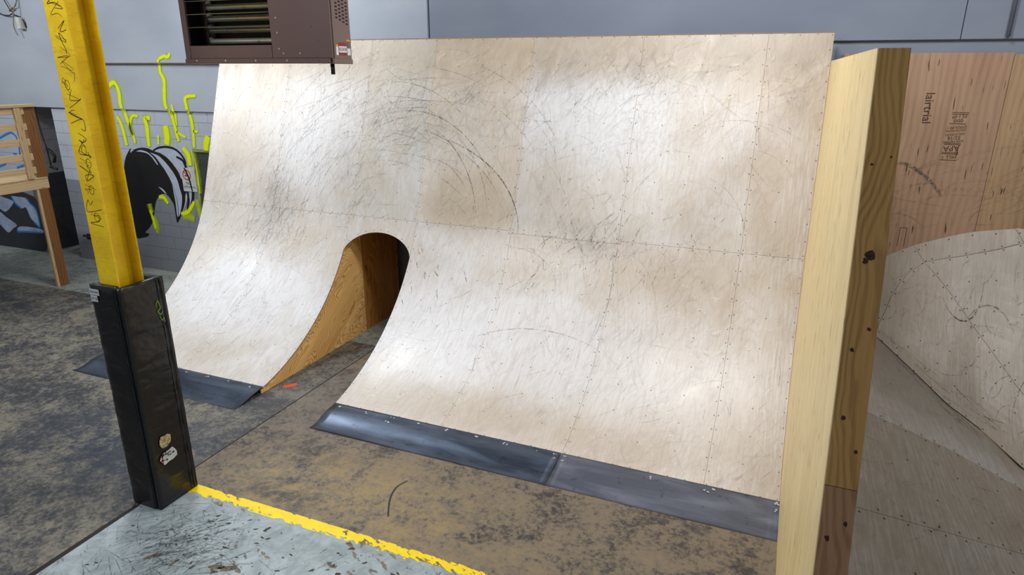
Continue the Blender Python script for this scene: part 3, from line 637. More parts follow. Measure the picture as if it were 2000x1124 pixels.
box('baluster', XP - 0.003, XP + 0.035, 1.50, 1.59, 1.723, 2.755, M_lumz, pf, 0.002)
box('corner_post', XP - 0.06, XP - 0.02, 1.66, 1.83, 1.723, 2.754, M_brn, pf, 0.002)
l1 = box('leg', XP - 0.04, XP, 1.595, 1.633, 0.0, 1.548, M_lumz, pf, 0.002)
l2 = box('leg', XP - 0.04, XP - 0.002, 1.635, 1.78, 0.0, 1.548, M_brn, pf, 0.002); l2['label'] = 'brown half of the corner leg'
box('leg', XP - 2.2, XP - 2.1, 1.6, 1.76, 0.0, 1.548, M_lumz, pf, 0.002)
box('leg', XP - 0.04, XP, -0.6, -0.51, 0.0, 1.548, M_lumz, pf, 0.002)
box('leg', XP - 2.2, XP - 2.1, -0.6, -0.51, 0.0, 1.548, M_lumz, pf, 0.002)

# ------------------------------------------------------------------ the quarter pipe
RR, P0, P1, ST = 2.50243, 0.223045, 1.249954, 4.6088
def prof(s):
    ph = P0 + s / RR
    if ph <= P1: return RR * (math.sin(ph) - math.sin(P0)), RR * (1 - math.cos(ph)), ph
    e = (ph - P1) * RR
    return RR * (math.sin(P1) - math.sin(P0)) + e * math.cos(P1), RR * (1 - math.cos(P1)) + e * math.sin(P1), P1
def rp(x, s, off=0.0):
    y, z, ph = prof(s); return (x, y - math.sin(ph) * off, z + math.cos(ph) * off)
X0, X1, X2, X3, X4, X5, X6, X7 = 0.0, -0.5826, -1.8016, -3.0206, -4.2396, -5.1343, -6.3584, -7.5511
XA, XB = -5.160, -4.228
qp = empty('quarter_pipe', (-3.8, 0, 0)); tag(qp, 'tall pale plywood quarter pipe with arched doorway and steel threshold plates', 'skate ramp')
def arch(x):
    u = (x - (XA + XB) / 2) / ((XB - XA) / 2); u = max(-1, min(1, u)); return 1.985 + 0.275 * (1 - u * u) ** 0.60
def sheet(name, x0, x1, s0, s1, tint, lower=None, gap=0.0011, th=0.009, off=0.0, mat=MR, parent=qp):
    nx = 24 if lower else 3; ns = max(2, int((s1 - s0) / 0.05))
    xs = [x0 + gap + (x1 - x0 - 2 * gap) * i / nx for i in range(nx + 1)]
    if lower: # denser towards the springing of the arch
        xs = [(x0 + x1) / 2 + (x1 - x0 - 2 * gap) / 2 * math.sin(math.pi * (i / nx - 0.5)) for i in range(nx + 1)]
    vs, uv, fs = [], [], []
    for lay in (0, 1):
        for x in xs:
            a = (lower(x) if lower else s0) + gap; b = s1 - gap
            for j in range(ns + 1):
                s = a + (b - a) * j / ns
                vs.append(rp(x, s, off - lay * th)); uv.append((x, s))
    n1 = (nx + 1) * (ns + 1); idx = lambda l, i, j: l * n1 + i * (ns + 1) + j
    for i in range(nx):
        for j in range(ns):
            fs.append((idx(0, i, j), idx(0, i + 1, j), idx(0, i + 1, j + 1), idx(0, i, j + 1)))
            fs.append((idx(1, i, j), idx(1, i, j + 1), idx(1, i + 1, j + 1), idx(1, i + 1, j)))
    for i in range(nx):
        fs.append((idx(0, i, 0), idx(1, i, 0), idx(1, i + 1, 0), idx(0, i + 1, 0))); fs.append((idx(0, i, ns), idx(0, i + 1, ns), idx(1, i + 1, ns), idx(1, i, ns)))
    for j in range(ns):
        fs.append((idx(0, 0, j), idx(0, 0, j + 1), idx(1, 0, j + 1), idx(1, 0, j))); fs.append((idx(0, nx, j), idx(1, nx, j), idx(1, nx, j + 1), idx(0, nx, j + 1)))
    o = meshobj(name, vs, fs, mat, parent, uv); o.color = (*tint, 1)
    return o
SM = 2.438
upper = [(X7, X6, (1.0, .985, .97)), (X6, X5, (.97, .965, .96)), (X5, X4, (.95, .955, .94)), (X4, X3, (.99, .94, .87)), (X3, X2, (1.0, 1.0, 1.0)), (X2, X1, (1.0, .99, .98)), (X1, X0, (.97, .93, .90))]
for a, b, c in upper: sheet('plywood_sheet', a, b, SM + (0.03 if a == X3 else 0), ST, c) if a != X3 else sheet('plywood_sheet', a, b, SM - 0.03, ST, c)
lower = [(X7, X6, (1, 1, 1)), (X6, XA, (.99, .985, .98)), (XB, X3, (.985, .98, .98)), (X3, X2, (1.0, .98, .96)), (X2, X1, (.99, .96, .93)), (X1, X0, (.99, .965, .94))]
for a, b, c in lower: sheet('plywood_sheet', a, b, 0.0, SM - (0.03 if a == X3 else 0), c)
sheet('plywood_sheet', XA, XB, 1.9, SM, (.98, .97, .965), lower=arch)
# second layer below, seen as the brown edge in the opening
for a, b in ((X7, XA), (XB, X0)): sheet('underlayment', a, b, 0.0, SM, (1, 1, 1), off=-0.0095, mat=M_under)
sheet('underlayment', XA, XB, 1.9, SM, (1, 1, 1), lower=arch, off=-0.0095, mat=M_under)
sheet('underlayment', X7, X0, SM, ST, (1, 1, 1), off=-0.0095, mat=M_under)
# sides
def side_poly(s_lo, y_hi, y_lo=None, inset=0.021):
    P = []
    n = 26
    for i in range(n + 1):
        s = s_lo + (ST - s_lo) * i / n
        q = rp(0, s, -inset); P.append((q[1], q[2]))
    return P
def side(name, x0, x1, ya, yb, mat, label=None):
    P = side_poly(0.0, 0)
    top = [p for p in P if ya <= p[0] <= yb and p[1] > 0.002]
    zi = lambda y: next((P[i][1] + (P[i+1][1] - P[i][1]) * (y - P[i][0]) / (P[i+1][0] - P[i][0]) for i in range(len(P) - 1) if P[i][0] <= y <= P[i+1][0]), P[-1][1] if y > P[-1][0] else 0.03)
    poly = [(ya, 0.0), (ya, max(0.012, zi(ya)))] + top + [(yb, zi(yb)), (yb, 0.0)]
    o = prism_x(name, poly, x0, x1, mat, qp)
    if label: o['label'] = label
    return o
side('side_panel', XA - 0.018, XA, -0.02, 1.946, M_tun1, 'yellow figured plywood side of the doorway')
side('side_panel', XA - 0.018, XA, 1.949, 2.79, M_tun2, 'knotty brown plywood side of the doorway')
side('side_panel', XB, XB + 0.018, -0.02, 1.2, M_tun1); side('side_panel', XB, XB + 0.018, 1.203, 2.79, M_tun2)
side('side_panel', X7, X7 + 0.018, -0.02, 1.946, M_tun2); side('side_panel', X7, X7 + 0.018, 1.949, 2.79, M_tun2)
side('side_panel', X0 - 0.018, X0, -0.02, 1.946, M_tun2); side('side_panel', X0 - 0.018, X0, 1.949, 2.79, M_tun2)
# uprights inside the opening
# screws
def disc(vs, fs, c, nx, ny, r, n=6):
    b = len(vs)
    for k in range(n):
        a = 2 * math.pi * k / n; vs.append(Vector(c) + Vector(nx) * (r * math.cos(a)) + Vector(ny) * (r * math.sin(a)))
    fs.append(tuple(range(b, b + n)))
def screws(pts, name='screw_heads', r=0.0058, mat=None, parent=qp):
    vs, fs = [], []
    for x, s in pts:
        _, _, ph = prof(s); disc(vs, fs, rp(x, s, 0.0009), (1, 0, 0), (0, math.cos(ph), math.sin(ph)), r)
    o = meshobj(name, vs, fs, mat or M_screw, parent); o['kind'] = 'stuff'; return o
def panel_screws(x0, x1, s0, s1, keep=lambda x, s: True):
    out = []; n = max(1, round((x1 - x0) / 0.305)); ne = round((s1 - s0) / 0.153)
    for j in range(ne + 1):
        s = s0 + 0.02 + (s1 - s0 - 0.04) * j / ne
        for x in (x0 + 0.02, x1 - 0.02): out.append((x + random.uniform(-.004, .004), s + random.uniform(-.012, .012)))
        if j % 2 == 0 or j in (0, ne):
            for i in range(1, n): out.append((x0 + (x1 - x0) * i / n + random.uniform(-.02, .02), s + random.uniform(-.012, .012)))
        if j in (0, ne):
            for i in range(n): out.append((x0 + (x1 - x0) * (i + .5) / n, s))
    return [q for q in out if keep(*q)]
for a, b, c in upper: screws(panel_screws(a, b, SM, ST))
for a, b, c in lower: screws(panel_screws(a, b, 0.0, SM))
screws([(x, arch(x) + 0.03) for x in [XA + 0.05 + k * 0.104 for k in range(9)]] + [(x, SM - 0.02) for x in [XA + 0.05 + k * 0.15 for k in range(6)]])
# scuffs: arcs carved round the doorway, short nicks and pale smears
def scuffs(name, items, off, place, parent, label=None):
    """items: (list of (u, v), width, colour, alpha)"""
    vs, fs, uv, cols = [], [], [], []
    for pts, wd, colr, al in items:
        b = len(vs); n = len(pts)
        for i, p in enumerate(pts):
            q0 = pts[max(i - 1, 0)]; q1 = pts[min(i + 1, n - 1)]; dx, dy = q1[0] - q0[0], q1[1] - q0[1]; L = math.hypot(dx, dy) or 1
            tap = math.sin(math.pi * (i + 0.3) / (n - 0.4)) ** 0.5
            nx, ny = -dy / L * wd / 2 * (0.4 + 0.6 * tap), dx / L * wd / 2 * (0.4 + 0.6 * tap)
            vs += [place(p[0] + nx, p[1] + ny), place(p[0] - nx, p[1] - ny)]; uv += [(0, 0), (1, 0)]; cols += [(*colr, al * tap)] * 2
        for i in range(n - 1): a = b + 2 * i; fs.append((a, a + 1, a + 3, a + 2))
    me = bpy.data.meshes.new(name); me.from_pydata([tuple(v) for v in vs], [], fs); me.update()
    ul = me.uv_layers.new(name='UVMap'); ca = me.color_attributes.new('Col', 'FLOAT_COLOR', 'POINT')
    for l in me.loops: ul.data[l.index].uv = uv[l.vertex_index]
    for i, c in enumerate(cols): ca.data[i].color = c
    o = link(name, me, MSC, parent); o['kind'] = 'stuff'
    if label: o['label'] = label
    return o
def onboard(x, s):
    return X7 + 0.02 < x < X0 - 0.02 and 0.02 < s < ST - 0.02 and not (XA - 0.03 < x < XB + 0.03 and s < arch(x) + 0.03)
items = []
rnd = random.Random(3)
def arc(cx, cs, rx, ry, a0, a1, wd, al, col=(0.035, 0.033, 0.032), n=16):
    P = [(cx + rx * math.cos(a0 + (a1 - a0) * i / n), cs + ry * math.sin(a0 + (a1 - a0) * i / n)) for i in range(n + 1)]
    P = [q for q in P if onboard(*q)]
    if len(P) > 3: items.append((P, wd, col, al))
arc(-4.55, 2.35, 1.62, 1.15, 0.05, 1.25, 0.016, 0.75); arc(-4.6, 2.3, 1.15, 1.35, 0.2, 1.2, 0.014, 0.6); arc(-4.5, 2.2, 1.35, 1.55, 0.5, 1.9, 0.014, 0.5)
for k in range(85):
    r = rnd.uniform(0.8, 2.1); a0 = rnd.uniform(0.1, 2.6); d = rnd.uniform(0.25, 0.9)
    arc(-4.5 + rnd.uniform(-.35, .35), 2.3 + rnd.uniform(-.3, .3), r, r * rnd.uniform(.75, 1.1), a0, a0 + d, rnd.uniform(.004, .014), rnd.uniform(.12, .45))
for k in range(40):   # pushes to the right of the big panels
    arc(rnd.uniform(-3.2, -0.6), rnd.uniform(1.2, 3.2), rnd.uniform(.3, .9), rnd.uniform(.4, 1.1), rnd.uniform(-.5, 1.2), rnd.uniform(1.4, 2.4), rnd.uniform(.004, .009), rnd.uniform(.10, .3))
arc(-2.4, 0.75, 1.0, 0.62, 0.9, 2.5, 0.014, 0.35)
arc(-2.3, 1.9, 0.5, 1.0, -1.0, 0.6, 0.012, 0.3)
def hatch(n, cx, cs, rx, rs, ang, sp, lmin, lmax, wd, al, col=(0.04, 0.038, 0.036)):
    for k in range(n):
        x = rnd.gauss(cx, rx); s = rnd.gauss(cs, rs); a = rnd.gauss(ang, sp); L = rnd.uniform(lmin, lmax); bend = rnd.uniform(-.25, .25)
        P = []
        for i in range(6):
            t = i / 5 - .5; aa = a + bend * t
            P.append((x + math.cos(aa) * L * t, s + math.sin(aa) * L * t))
        if all(onboard(*q) for q in P): items.append((P, rnd.uniform(*wd), col, rnd.uniform(*al)))
hatch(230, -6.3, 2.5, .45, .5, 1.15, .25, .10, .45, (.003, .010), (.12, .5))
hatch(150, -2.1, 2.4, .5, .28, 1.2, .5, .03, .16, (.004, .012), (.2, .65))
hatch(260, -4.6, 3.7, .9, .5, .5, .5, .15, .6, (.003, .012), (.08, .32))
hatch(260, -2.2, 3.9, .8, .45, .9, .6, .1, .5, (.003, .014), (.06, .26))
hatch(260, -3.0, 1.4, 1.6, .7, 1.2, .5, .05, .35, (.003, .009), (.08, .38))
hatch(200, -6.4, 1.2, .7, .7, .9, .45, .05, .35, (.003, .010), (.08, .38))
hatch(150, -1.0, 2.6, .7, 1.3, 1.3, .6, .05, .35, (.003, .008), (.06, .28))
hatch(120, -5.6, 3.6, .6, .6, 1.0, .6, .1, .5, (.004, .016), (.06, .25))
hatch(14, -3.9, 1.75, .25, .25, -1.05, .2, .06, .16, (.008, .016), (.5, .8))
hatch(90, -1.6, 4.2, .7, .2, .6, .7, .15, .5, (.01, .035), (.12, .35), (0.62, 0.55, 0.44))
hatch(60, -5.8, 1.5, 1.0, .6, 1.0, .6, .15, .5, (.01, .03), (.15, .35), (0.80, 0.80, 0.80))
hatch(90, -2.4, 1.4, 1.2, .5, 1.0, .6, .1, .5, (.01, .04), (.15, .35), (0.82, 0.81, 0.80))
hatch(110, -2.1, 3.7, .7, .35, .8, .7, .1, .5, (.01, .04), (.12, .3), (0.78, 0.78, 0.78))
scuffs('scuff_marks', items, 0, lambda u, v: rp(u, v, 0.0016), qp, 'curved dark wheel marks and pale smears')
# top edge strip
box('top_edge', X7, X0, rp(0, ST)[1] - 0.004, rp(0, ST)[1] + 0.035, rp(0, ST)[2] - 0.045, rp(0, ST)[2] + 0.0, M_under, qp)

# steel threshold plates
def plate(x0, x1, mat, warp, label=None, yo=-0.405):
    nx, nw = max(6, int((x1 - x0) / 0.08)), 18; vs, fs = [], []
    for lay in (0, 1):
        for i in range(nx + 1):
            x = x0 + (x1 - x0) * i / nx
            for j in range(nw + 1):
                q = j / nw; y = 0.012 + (yo - 0.012) * q
                z = 0.0655 * (1 - q) ** 1.15 + 0.0035
                z += warp * (math.sin(q * math.pi * 2.0 - 0.5) * math.sin(math.pi * q)) * (1 + 0.4 * math.sin(x * 4.1))
                if q > 0.9: z += warp * 0.4 * (0.5 + 0.5 * math.sin(x * 5 + 1)) * (q - 0.9) * 10
                vs.append((x, y, max(z, 0.0035) - lay * 0.003))
    n1 = (nx + 1) * (nw + 1); idx = lambda l, i, j: l * n1 + i * (nw + 1) + j
    for i in range(nx):
        for j in range(nw):
            fs.append((idx(0, i, j), idx(0, i, j + 1), idx(0, i + 1, j + 1), idx(0, i + 1, j))); fs.append((idx(1, i, j), idx(1, i + 1, j), idx(1, i + 1, j + 1), idx(1, i, j + 1)))
        for j in (0, nw): fs.append((idx(0, i, j), idx(0, i + 1, j), idx(1, i + 1, j), idx(1, i, j)))
    for j in range(nw):
        for i in (0, nx): fs.append((idx(0, i, j), idx(1, i, j), idx(1, i, j + 1), idx(0, i, j + 1)))
    o = meshobj('threshold_plate', vs, fs, mat, qp, smooth=True)
    me = o.data
    if label: o['label'] = label
    return o
plate(X7, XA + 0.0, M_stl1, 0.007, 'rippled blue-black steel plate left of the doorway')
plate(XB, -1.812, M_stl1, 0.009, 'rippled blue-black steel plate right of the doorway')
plate(-1.808, X0, M_stl2, 0.0, 'flat grey steel plate')
def bolts():
    vs, fs = [], []
    rb = random.Random(5)
    pts = [(XB + 0.10 + k * 0.30, 0.03) for k in range(8)] + [(-3.55, 0.09), (-2.95, 0.12), (-2.35, 0.10)] + [(-1.85, 0.015), (-1.77, 0.015), (-1.86, 0.08), (-1.78, 0.08)] + [(-1.0, 0.05), (-0.55, 0.06), (-0.5, 0.02), (-0.02, 0.02), (-0.03, 0.1)] + [(X7 + 0.15 + k * 0.3, 0.03) for k in range(8)]
    for x, d in pts:
        for m in range(rb.choice((2, 3, 4))):
            cx = x + rb.uniform(-.018, .018); cy = 0.0 - d + rb.uniform(-.012, .012); r = rb.uniform(.005, .013)
            q = (0.012 - cy) / 0.417; z = 0.0655 * (1 - q) ** 1.15 + 0.0035 + 0.004
            b = len(vs); n = 7
            for k in range(n): a = 2 * math.pi * k / n; rr = r * rb.uniform(.5, 1.2); vs.append((cx + rr * math.cos(a), cy + rr * math.sin(a) * .98, z - rr * math.sin(a) * -.16))
            fs.append(tuple(range(b, b + n)))
    o = meshobj('plate_bolts', vs, fs, M_bolt, qp); o['kind'] = 'stuff'
bolts()

# scratches on the painted floor and marks on the left slab
items = []; rnd = random.Random(17)
def floor_hatch(n, cx, cy, rx, ry, ang, sp, lmin, lmax, wd, al, col, ok):
    for k in range(n):
        x = rnd.gauss(cx, rx); y = rnd.gauss(cy, ry); a_ = rnd.gauss(ang, sp); L = rnd.uniform(lmin, lmax); bend = rnd.uniform(-.3, .3); P = []
        for i in range(6):
            q = i / 5 - .5; aa = a_ + bend * q; P.append((x + math.cos(aa) * L * q, y + math.sin(aa) * L * q))
        if all(ok(*p) for p in P): items.append((P, rnd.uniform(*wd), col, rnd.uniform(*al)))
okp_ = lambda x, y: x > XC + .03 and y < -1.62
oks_ = lambda x, y: x < XC - .03 and y < 1.5 or (x > XC + .03 and -1.49 < y < -.42)
DK = (.03, .03, .032)
floor_hatch(230, -4.02, -2.08, .22, .17, .95, .35, .08, .40, (.003, .010), (.3, .85), DK, okp_)
floor_hatch(130, -4.05, -2.1, .3, .22, -.3, .5, .06, .3, (.003, .008), (.25, .7), DK, okp_)
floor_hatch(150, -4.1, -2.6, .4, .25, -.7, .4, .08, .35, (.003, .008), (.2, .55), DK, okp_)
floor_hatch(40, -3.3, -2.2, .5, .3, .9, .4, .1, .4, (.003, .009), (.3, .8), DK, okp_)
floor_hatch(6, -3.7, -2.2, .3, .2, .95, .08, .6, 1.1, (.003, .005), (.5, .8), DK, okp_)
floor_hatch(160, -5.8, -1.2, .9, .6, .55, .25, .2, .9, (.004, .012), (.10, .30), (.30, .32, .36), oks_)
floor_hatch(90, -6.5, .2, 1.2, .7, .6, .5, .2, .8, (.004, .012), (.10, .28), (.34, .31, .25), oks_)
floor_hatch(60, -2.8, -.95, 1.1, .3, .9, .6, .05, .3, (.003, .008), (.15, .4), DK, oks_)
scuffs('floor_scratches', items, 0, lambda u, v: (u, v, .0022), fl)

# ------------------------------------------------------------------ divider wall
dv = empty('divider_wall', (0.06, -3.0, 0)); tag(dv, 'thick leaning plywood-clad divider wall right of the quarter pipe', 'wall')
K = 0.433
def dy(z): return -1.745 + K * (z - 3.384)
TH = 0.118
prism_x('side_sheet', [(dy(0), 0.0), (dy(3.384), 3.384), (2.62, 3.384), (2.62, 0.0)], 0.001, 0.005, M_div_l, dv)['label'] = 'pale yellow plywood side facing the ramp'
prism_x('side_sheet', [(dy(0) + 0.02, 0.0), (dy(3.37) + 0.02, 3.37), (2.62, 3.37), (2.62, 0.0)], TH - 0.012, TH, M_div_l, dv)
def front(z0, z1, mat, lab):
    o = prism_x('front_board', [(dy(z0), z0), (dy(z1), z1), (dy(z1) + 0.02, z1), (dy(z0) + 0.02, z0)], 0.0055, TH, mat, dv); o['label'] = lab
front(1.80, 3.384, M_div_f, 'yellow-brown knotty upper front board'); front(0.0, 1.797, M_div_g, 'reddish knotty lower front board')
box('top_cap', 0.0055, TH - 0.0125, dy(3.384) + 0.02, 2.62, 3.35, 3.382, M_lum, dv)
box('stud_core', 0.016, TH - 0.013, -1.2, 2.6, 0.0, 3.34, M_brn, dv)
# dark flecks in the side veneer
rf = random.Random(31); vs, fs = [], []
for k in range(95):
    z_ = rf.uniform(.4, 3.3); y_ = dy(z_) + rf.uniform(.05, 3.2); L_ = rf.uniform(.015, .07); w_ = rf.uniform(.0015, .004)
    c_ = Vector((0.0004, y_, z_)); b0 = len(vs)
    vs += [c_ - lean * L_, c_ + lperp * w_, c_ + lean * L_, c_ - lperp * w_]; fs.append((b0, b0 + 1, b0 + 2, b0 + 3))
meshobj('veneer_flecks', vs, fs, plain('veneer_fleck', lin(92, 62, 30), 0.7), dv)['kind'] = 'stuff'
# knots on the front face, modelled as shallow dark plugs
vs, fs = [], []
rk = random.Random(11)
M_knot = plain('dark_knot', lin(70, 38, 20), 0.7, 0, 0.4, 90)
for z, x, r in ((2.62, 0.062, .021), (2.60, 0.05, .012), (2.28, 0.04, .010), (2.04, 0.04, .009), (2.36, 0.09, .008), (1.62, 0.035, .011), (1.68, 0.09, .010), (1.42, 0.03, .009), (2.95, .03, .006), (1.93, .095, .009), (1.28, .045, .008), (2.98, .095, .005), (1.1, .05, .01)):
    b = len(vs); n = 10
    for k in range(n):
        a = 2 * math.pi * k / n; rr = r * rk.uniform(.6, 1.15)
        P = Vector((x, dy(z) - 0.0012, z)) + Vector(X) * rr * math.cos(a) + lean * rr * math.sin(a); vs.append(P)
    fs.append(tuple(range(b, b + n)))
kn = meshobj('knots', vs, fs, M_knot, dv); kn['kind'] = 'stuff'

# ------------------------------------------------------------------ bowl corner on the right
bc = empty('bowl_corner', (1.4, 1.5, 0)); tag(bc, 'worn plywood bowl corner with pinkish plywood wall behind, right of the divider', 'skate ramp')
YW = 2.87
prism_box = box
box('wall_sheet', 0.13, 1.556, YW, YW + 0.018, 0.6, 3.462, M_pink, bc)['label'] = 'pinkish plywood wall sheet with printed grade stamp'
box('wall_sheet', 1.560, 2.75, YW, YW + 0.018, 0.6, 3.447, M_pink2, bc)
def interp(x, xs, ys):
    if x <= xs[0]: return ys[0]
    for i in range(len(xs) - 1):
        if x <= xs[i + 1]: return ys[i] + (ys[i + 1] - ys[i]) * (x - xs[i]) / (xs[i + 1] - xs[i])
    return ys[-1]
CX = [.12, .81, 1.10, 1.38, 1.66, 1.96, 2.4]; CY = [2.80, 2.36, 2.06, 1.73, 1.66, 1.40, 1.1]
TX = [.12, .855, 1.052, 1.333, 1.541, 1.884, 2.5]; TZ = [.95, 1.456, 1.576, 1.696, 1.769, 1.832, 1.88]
def sm_interp(x, xs, ys):
    return (interp(x - .05, xs, ys) + interp(x, xs, ys) * 2 + interp(x + .05, xs, ys)) / 4
def bowl(x, t):
    y0 = sm_interp(x, CX, CY); z0 = max(.7 - .59 * (x - .8), 0.0); z1 = sm_interp(x, TX, TZ)
    return (x, y0 + (YW - y0) * t, z0 + (z1 - z0) * (.35 * t + .65 * t * t))
def inside(p, poly):
    c = False; n = len(poly)
    for i in range(n):
        a, b = poly[i], poly[(i + 1) % n]
        if (a[1] > p[1]) != (b[1] > p[1]) and p[0] < (b[0] - a[0]) * (p[1] - a[1]) / (b[1] - a[1]) + a[0]: c = not c
    return c
def panel(name, poly, fn, parent, tint, step=0.05, th=0.010, shrink=0.0018, mat=None):
    # resample the outline, pull it in a little for the joint, fill with grid points and triangulate
    out = []
    n = len(poly)
    for i in range(n):
        a, b = poly[i], poly[(i + 1) % n]; L = math.hypot(b[0] - a[0], b[1] - a[1]); k = max(1, int(L / step))
        for j in range(k): out.append((a[0] + (b[0] - a[0]) * j / k, a[1] + (b[1] - a[1]) * j / k))
    area2 = sum(out[i][0] * out[(i + 1) % len(out)][1] - out[(i + 1) % len(out)][0] * out[i][1] for i in range(len(out)))
    sgn = 1 if area2 > 0 else -1; O = []
    for i, p in enumerate(out):
        q0 = out[i - 1]; q1 = out[(i + 1) % len(out)]; dx, dy_ = q1[0] - q0[0], q1[1] - q0[1]; L = math.hypot(dx, dy_) or 1
        O.append((p[0] - dy_ / L * shrink * sgn, p[1] + dx / L * shrink * sgn))
    xs = [p[0] for p in O]; ys = [p[1] for p in O]; inner = []
    x = min(xs) + step
    while x < max(xs):
        y = min(ys) + step
        while y < max(ys):
            if inside((x, y), O) and min(math.hypot(x - q[0], y - q[1]) for q in O) > step * 0.5: inner.append((x, y))
            y += step
        x += step
    m = len(O)
    r = delaunay_2d_cdt([Vector(p) for p in O + inner], [], [list(range(m))], 1, 1e-7)
    V2 = [(v.x, v.y) for v in r[0]]; F = [tuple(f) for f in r[2]]
    top = [Vector(fn(*p)) for p in V2]; nv = len(top)
    vs = top + [p - Vector((0, 0, th)) for p in top]
    fs = F + [tuple(nv + i for i in reversed(f)) for f in F]
    for i in range(m):
        a, b = i, (i + 1) % m
        fs.append((a, nv + a, nv + b, b))
    uv = [(p.x * 1.0 + 11.0, p.y + p.z * 0.6 + 3.0) for p in top] * 2
    o = meshobj(name, vs, fs, mat or MR, parent, uv); o.color = (*tint, 1)
    bm = bmesh.new(); bm.from_mesh(o.data); bmesh.ops.recalc_face_normals(bm, faces=bm.faces); bm.to_mesh(o.data); bm.free()
    return o
M_drk = plain('seam_shade_sheet', lin(46, 36, 28), 0.9)  # for dark sheets added under the bowl panels so the seams read as shade
S1 = [(1.053, 1.0), (1.162, .891), (1.372, .756), (1.606, .608), (1.82, .501), (2.012, .408), (2.3, .27), (2.6, .15)]
S2 = [(.79, 0.0), (.82, .3), (.871, .503), (.905, .643), (.962, .753), (1.039, .834), (1.162, .891)]
S3 = [(1.162, .891), (1.3, .9), (1.511, .908), (1.765, .932), (1.965, .955), (2.6, .965)]
S4 = [(1.884, 1.0), (1.965, .955)]
panel('bowl_panel', [(.13, 1), (1.053, 1)] + S2[::-1] + [(.13, 0)], bowl, bc, (.86, .86, .88))
panel('bowl_panel', [(1.053, 1), (1.884, 1)] + [(1.965, .955)] + S3[:4][::-1], bowl, bc, (.84, .82, .80))
panel('bowl_panel', [(1.884, 1), (2.6, 1), (2.6, .965), (1.965, .955)], bowl, bc, (.86, .85, .82))
panel('bowl_panel', S3 + S1[1:][::-1][:-1], bowl, bc, (.90, .90, .92))
panel('bowl_panel', S2[:-1] + S1[1:] + [(2.6, 0.0)], bowl, bc, (.92, .90, .90))
bank = lambda x, y: (x, y, .7 - .59 * (x - .8))
CR = [(.13, 2.79), (.47, 2.58), (.81, 2.36), (1.10, 2.06), (1.24, 1.895), (1.38, 1.73), (1.50, 1.70), (1.66, 1.655)]
ED = [(1.66, 1.655), (1.69, 1.40), (1.73, 1.15), (1.80, .855)]
L1 = [(.13, -.03), (.52, .214), (1.184, .614), (1.80, .855)]
L2 = [(.13, -1.42), (.315, -1.268), (.912, -.783), (1.465, -.334), (1.98, .08)]
panel('bank_panel', CR + ED[1:] + L1[::-1][1:], bank, bc, (.68, .68, .69))
panel('bank_panel', L1 + [(1.98, .80)] + L2[::-1], bank, bc, (.50, .46, .40))  # worn brown ply tint, also darkened to carry the divider's shade
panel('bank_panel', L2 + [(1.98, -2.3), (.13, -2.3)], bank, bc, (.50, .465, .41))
low = lambda f, d: (lambda x, y: (f(x, y)[0], f(x, y)[1] + d * .6, f(x, y)[2] - d))
panel('shade_backing', [(.13, .004), (2.58, .004), (2.58, .98), (.13, .98)], low(bowl, .014), bc, (1, 1, 1), step=.08, mat=M_drk)
panel('shade_backing', CR[:-1] + [(1.64, 1.6), (1.78, .855), (1.9, .5), (1.9, -2.25), (.13, -2.25)], low(bank, .0125), bc, (1, 1, 1), step=.12, mat=M_drk)
def filler(x, y):
    zb = max(.7 - .59 * (x - .8), 0.0); d = min(1, max(0, (x - 1.66) / .3)); return (x, y, max(zb - 0.02 * d, 0.0015))
panel('filler_panel', ED + [(1.98, .80), (2.6, .80), (2.6, 1.04), (2.4, 1.08), (1.96, 1.385)], filler, bc, (.66, .62, .58))
prism = bmesh.new()
a = [prism.verts.new(v) for v in ((.13, -2.3, 0), (1.98, -2.3, 0), (1.98, -2.3, 0.003), (.13, -2.3, 1.082))]
b = [prism.verts.new(v.co + Vector((0, .018, 0))) for v in a]
prism.faces.new(a); prism.faces.new(b[::-1])
for i in range(4): prism.faces.new((a[i], b[i], b[(i + 1) % 4], a[(i + 1) % 4]))
bm_obj('end_panel', prism, M_tun2, bc)
# screws and scuffs of the bowl
def screws_fn(pts, fn, r=0.008):
    vs, fs = [], []
    for u, v in pts:
        p = Vector(fn(u, v)); e1 = (Vector(fn(u + .01, v)) - p).normalized(); e2 = (Vector(fn(u, v + .01)) - p); e2 = (e2 - e1 * e2.dot(e1)).normalized(); nn = e1.cross(e2)
        if nn.z < 0: nn = -nn
        disc(vs, fs, p + nn * 0.0022, e1, e2, r)
    o = meshobj('screw_heads', vs, fs, M_dkscrew, bc); o['kind'] = 'stuff'
def along(line, fn, gap=.15, d=.02):
    out = []; seg = []
    for i in range(len(line) - 1):
        for k in range(12):
            f = k / 12; seg.append((line[i][0] + (line[i+1][0] - line[i][0]) * f, line[i][1] + (line[i+1][1] - line[i][1]) * f))
    seg.append(line[-1]); acc = gap / 2
    for i in range(len(seg) - 1):
        p, q = Vector(fn(*seg[i])), Vector(fn(*seg[i + 1])); L = (q - p).length; acc += L
        if acc >= gap:
            acc -= gap; u, v = seg[i]
            T = (q - p).normalized(); ju = (Vector(fn(u + .01, v)) - p) / .01; jv = (Vector(fn(u, v + .01)) - p) / .01
            N = ju.cross(jv).normalized(); S_ = N.cross(T)
            a11, a12, a22 = ju.dot(ju), ju.dot(jv), jv.dot(jv); det = a11 * a22 - a12 * a12
            b1, b2 = ju.dot(S_), jv.dot(S_); du, dv = (a22 * b1 - a12 * b2) / det, (a11 * b2 - a12 * b1) / det
            for s in (1, -1): out.append((u + du * d * s, v + dv * d * s))
    return out
okscr = lambda p: .15 < p[0] < 2.55 and .01 < p[1] < .992
field = []
for k in range(6):
    for m in range(3): field.append((.98 + k * .24 + .10 * m, .12 + .13 * m + .045 * k))
for k in range(4):
    for m in range(2): field.append((1.55 + k * .22, .68 + .12 * m + .02 * k))
